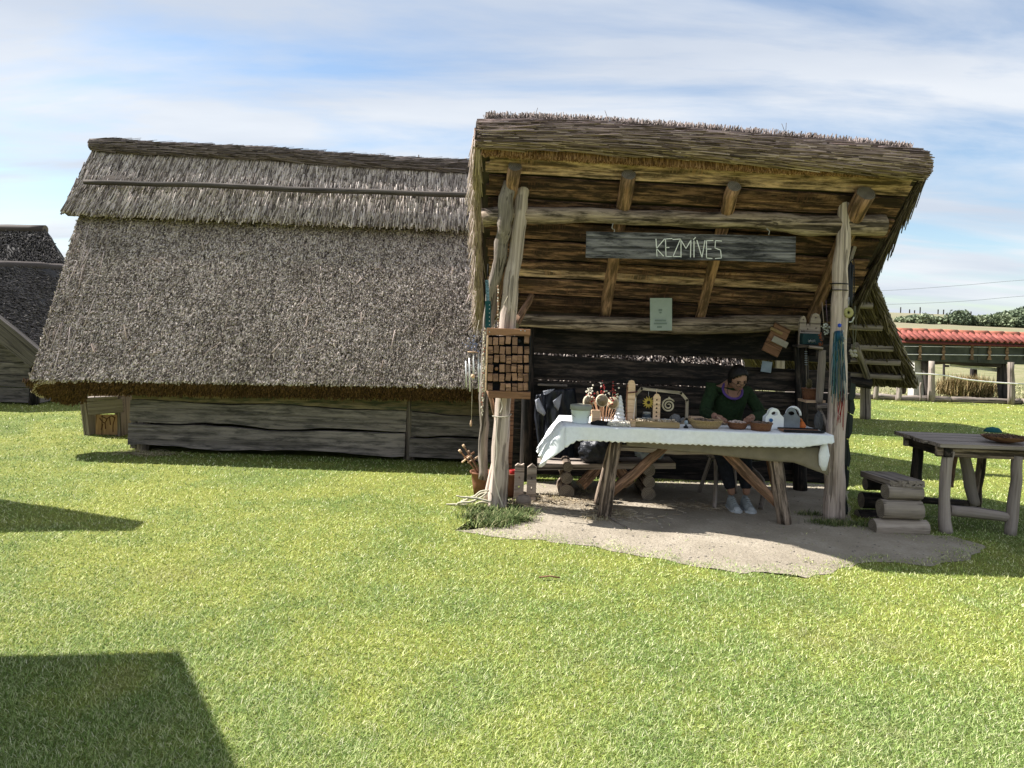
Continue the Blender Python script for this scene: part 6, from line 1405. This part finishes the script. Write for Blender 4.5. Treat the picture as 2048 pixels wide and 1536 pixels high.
    log('lintel', [P(1862, 723, Y - .2), P(1930, 726, Y - .2), P(2000, 730, Y - .2)], [.07, .06, .075], md_, t_, .03, 4, 8)
    box('roof_frame', V(((x0 + x1) / 2, Y + .3, zr - .3)), (x1 - x0, 1.0, .04), md_, t_)
    board('white_plank', P(1900, 729, Y + .1), P(1995, 740, Y + .1), .1, .03, M_WHITE, t_, (0, 0, 1), 2, 0)
    box('cement_block', V((P(1838, 750, Y).x, Y + .1, .62)), (.3, .3, 1.2), plain('pale_concrete', (.42, .4, .37), .95, .15, 12, .6), t_)
shed()
t_ = thing('iron_stake', 'thin dark iron stake standing in the field beyond the fence', 'post', V((P(1887, 780, 22).x, 22, 0))); tube('rod', [V((P(1887, 780, 22).x, 22, 0)), P(1888, 722, 22)], .035, M_DARK, t_, 6); box('clamp', P(1893, 732, 22), (.12, .08, .06), M_DARK, t_)
def leafball(name, c, s, n, mat, label, cat, leaf=.2, group=None, parent_trunk=True):
    a = rng.normal(0, 1, (n, 3)); a = unit(a) * rng.random((n, 1)) ** .3; lump = np.array([1 + .5 * noise.noise(V(tuple(q * 2.2)) + V((c[0], 0, 0))) for q in a])
    p = a * lump[:, None] * np.array(s) + np.array([0, 0, s[2] * .8]); p = p[p[:, 2] > -.05]; n = len(p)
    d1 = unit(rng.normal(0, 1, (n, 3))); d2 = unit(np.cross(d1, rng.normal(0, 1, (n, 3)))); l = leaf * rng.uniform(.5, 1.4, (n, 1)); pc = p + np.array([c[0], c[1], c[2]])
    v = np.stack([pc - d1 * l, pc - d2 * l * .6, pc + d1 * l, pc + d2 * l * .6], 1).reshape(-1, 3); q = (np.arange(n) * 4)[:, None] + np.array([[0, 1, 2, 3]])
    t_ = thing(name, label, cat, V(c), group); o = npmesh('crown', v, q, np.zeros((0, 3), int), mat, t_, np.repeat(rng.random(n), 4)); tube('trunk', [V(c) + V((0, 0, -.1)), V(c) + V((0, 0, s[2] * .9))], [s[0] * .06, s[0] * .03], M_DARK, t_, 6); return t_
MB1 = strawmat('grey_green_leaf', [(0, (.1, .13, .07)), (.6, (.22, .26, .15)), (1, (.36, .4, .27))]); MB2 = strawmat('dark_green_leaf', [(0, (.06, .085, .05)), (.6, (.13, .17, .1)), (1, (.22, .26, .16))])
MB3 = strawmat('dry_bush_leaf', [(0, (.12, .12, .04)), (.5, (.3, .22, .1)), (1, (.45, .34, .18))])
c = V((P(1935, 790, 20.6).x, 20.6, 0)); t_ = thing('dry_bush', 'rust and green dry bush growing beyond the fence under the shelter', 'bush', c)
n = 4200; az = rng.uniform(0, 6.28, n); ln = np.abs(rng.normal(0, .55, n)); Bs = np.array(c) + np.stack([rng.normal(0, .32, n), rng.normal(0, .2, n), rng.uniform(0, .2, n)], 1); D = unit(np.stack([np.cos(az) * ln, np.sin(az) * ln, np.ones(n)], 1))
grassblades('stems', Bs, D, unit(np.stack([-np.sin(az), np.cos(az), 0 * az], 1)), rng.uniform(.15, .48, n), rng.uniform(.01, .03, n), D * .2, MB3, t_)
n = 9000; Xg = rng.uniform(4, 18, n); Yg = rng.uniform(18.9, 27, n) ; B = np.stack([Xg, Yg, 0 * Xg], 1); az = rng.uniform(0, 6.28, n); ln = rng.uniform(.1, .8, n)
D = unit(np.stack([np.cos(az) * ln, np.sin(az) * ln, np.ones(n)], 1)); tag(grassblades('field_grass', B, D, unit(np.stack([-np.sin(az), np.cos(az), 0 * az], 1)), rng.uniform(.02, .09, n), rng.uniform(.012, .03, n), D * .1, strawmat('field_blade', [(0, (.1, .13, .04)), (.5, (.3, .3, .13)), (1, (.5, .45, .26))])), 'rough dry grass of the paddock beyond the fence', None, None, 'stuff')
kinds = ['pale grey-green shrub', 'dense dark green shrub', 'olive thorny shrub', 'silvery willow shrub']
pos_ = ['far left of the hillside scrub', 'second from left in the hillside scrub', 'under the first hill posts', 'left of the tall pale bush', 'the tallest, standing above its neighbours', 'just right of the tallest bush', 'in the middle of the scrub band', 'broad one right of the middle', 'below the dark wood', 'near the right edge of the photo', 'at the right edge of the photo', 'just beyond the right edge']
for k, (px, w_, h) in enumerate(((1812, 2.4, 1.3), (1830, 2.2, 1.6), (1850, 2.0, 1.9), (1872, 2.6, 1.5), (1918, 2.6, 2.9), (1940, 3.0, 1.8), (1962, 2.6, 2.0), (1985, 3.6, 2.2), (2005, 2.8, 2.4), (2025, 3.6, 2.6), (2046, 4, 3.0), (2075, 4.5, 3.0))):
    Y = 148 + 6 * random.random(); x = P(px, 645, Y).x; leafball('hillside_shrub', (x, Y, g(x, Y) - .2), (w_ * .8, w_, h * .6), 1300, MB2 if k % 3 == 1 else MB1, f'{kinds[k % 4]}, {pos_[k]}', 'shrub', .3, 'scrub on the hillside')
for k in range(10):
    px = 1690 - k * 70; Y = 150 + random.random() * 10; x = P(px, 645, Y).x; leafball('hillside_shrub', (x, Y, g(x, Y) - .2), (3, 3, 1.8), 500, MB1, 'shrub of the far scrub band hidden behind the huts', 'shrub', .4, 'scrub on the hillside') if False else None
for k, (px, h) in enumerate(((1998, 3.2), (2012, 4), (2026, 5), (2040, 6), (2056, 7), (2075, 8))):
    Y = 395; x = P(px, 640, Y).x; leafball('far_tree', (x, Y, g(x, Y) - 2.2), (5, 6, h * .62), 700, MB2, f'{("smallest", "second smallest", "round", "taller", "large", "largest")[k]} dark tree on the hill crest at the right', 'tree', .9, 'dark trees on the crest')
for k, (px, h) in enumerate(((1801, 1.8), (1819, 1.2), (1829, 1.0), (1840, 2.0), (1876, 1.5), (1887, 1.5), (1935, 1.4), (1942, 1.2))):
    Y = 396; x = P(px, 628, Y).x; log('hill_post', [(x, Y, g(x, Y) - .5), (x, Y, g(x, Y) + h * 1.7)], .3, M_DARK, None, .05); o = scene.collection.objects[-1]
    tag(o, f'{("first", "second", "third", "fourth", "fifth", "sixth", "seventh", "eighth")[k]} from the left of the dark posts on the hill crest', 'post', 'posts along the hill crest')
for k, pts in enumerate(([(1600, 612), (1800, 608), (1930, 602), (2048, 592), (2300, 575)], [(1600, 588), (1790, 580), (1930, 570), (2048, 560), (2300, 545)])):
    tube('power_cable', sub([P(px, py, 70) for px, py in pts], 4), .022, plain('grey_cable', (.3, .33, .36)), None, 5); tag(scene.collection.objects[-1], ('lower', 'upper')[k] + ' thin power cable crossing the sky at the right', 'cable')

# ================================================================ HUTS JUST LEFT OF THE FRAME (their shadows fall on the lawn)
def off_stall(label, C0, e, dn, ln_, dd):
    t_ = thing('craft_stall', label, 'market stall', (C0 + e * 1.8 + dn * .6) * 1.0); A, Bq = C0, C0 + e * ln_
    slab('thatch', Bq, A, A + dn * dd, Bq + dn * dd, .25, ST_DARK, t_, 20, 10, .02)
    for k in range(3):
        for f_ in (.3, dd * .85): p = C0 + e * (.3 + (ln_ - .6) / 2 * k) + dn * f_; log('post', [(p.x, p.y, 0), (p.x, p.y, p.z)], .07, M_GREY, t_)
off_stall('another reed-roofed stall just outside the left edge, level with the hut', V((-5.81, 6.39, 3.4)), V((-.943, .33, 0)), V((-.169, -.482, -1)), 4.0, 2.0)
off_stall('another reed-roofed stall just outside the left edge near the camera', V((-4.0, 4.13, 2.7)), V((.57, -.83, 0)), V((-.83, -.57, -1.2)), 3.6, 1.25)
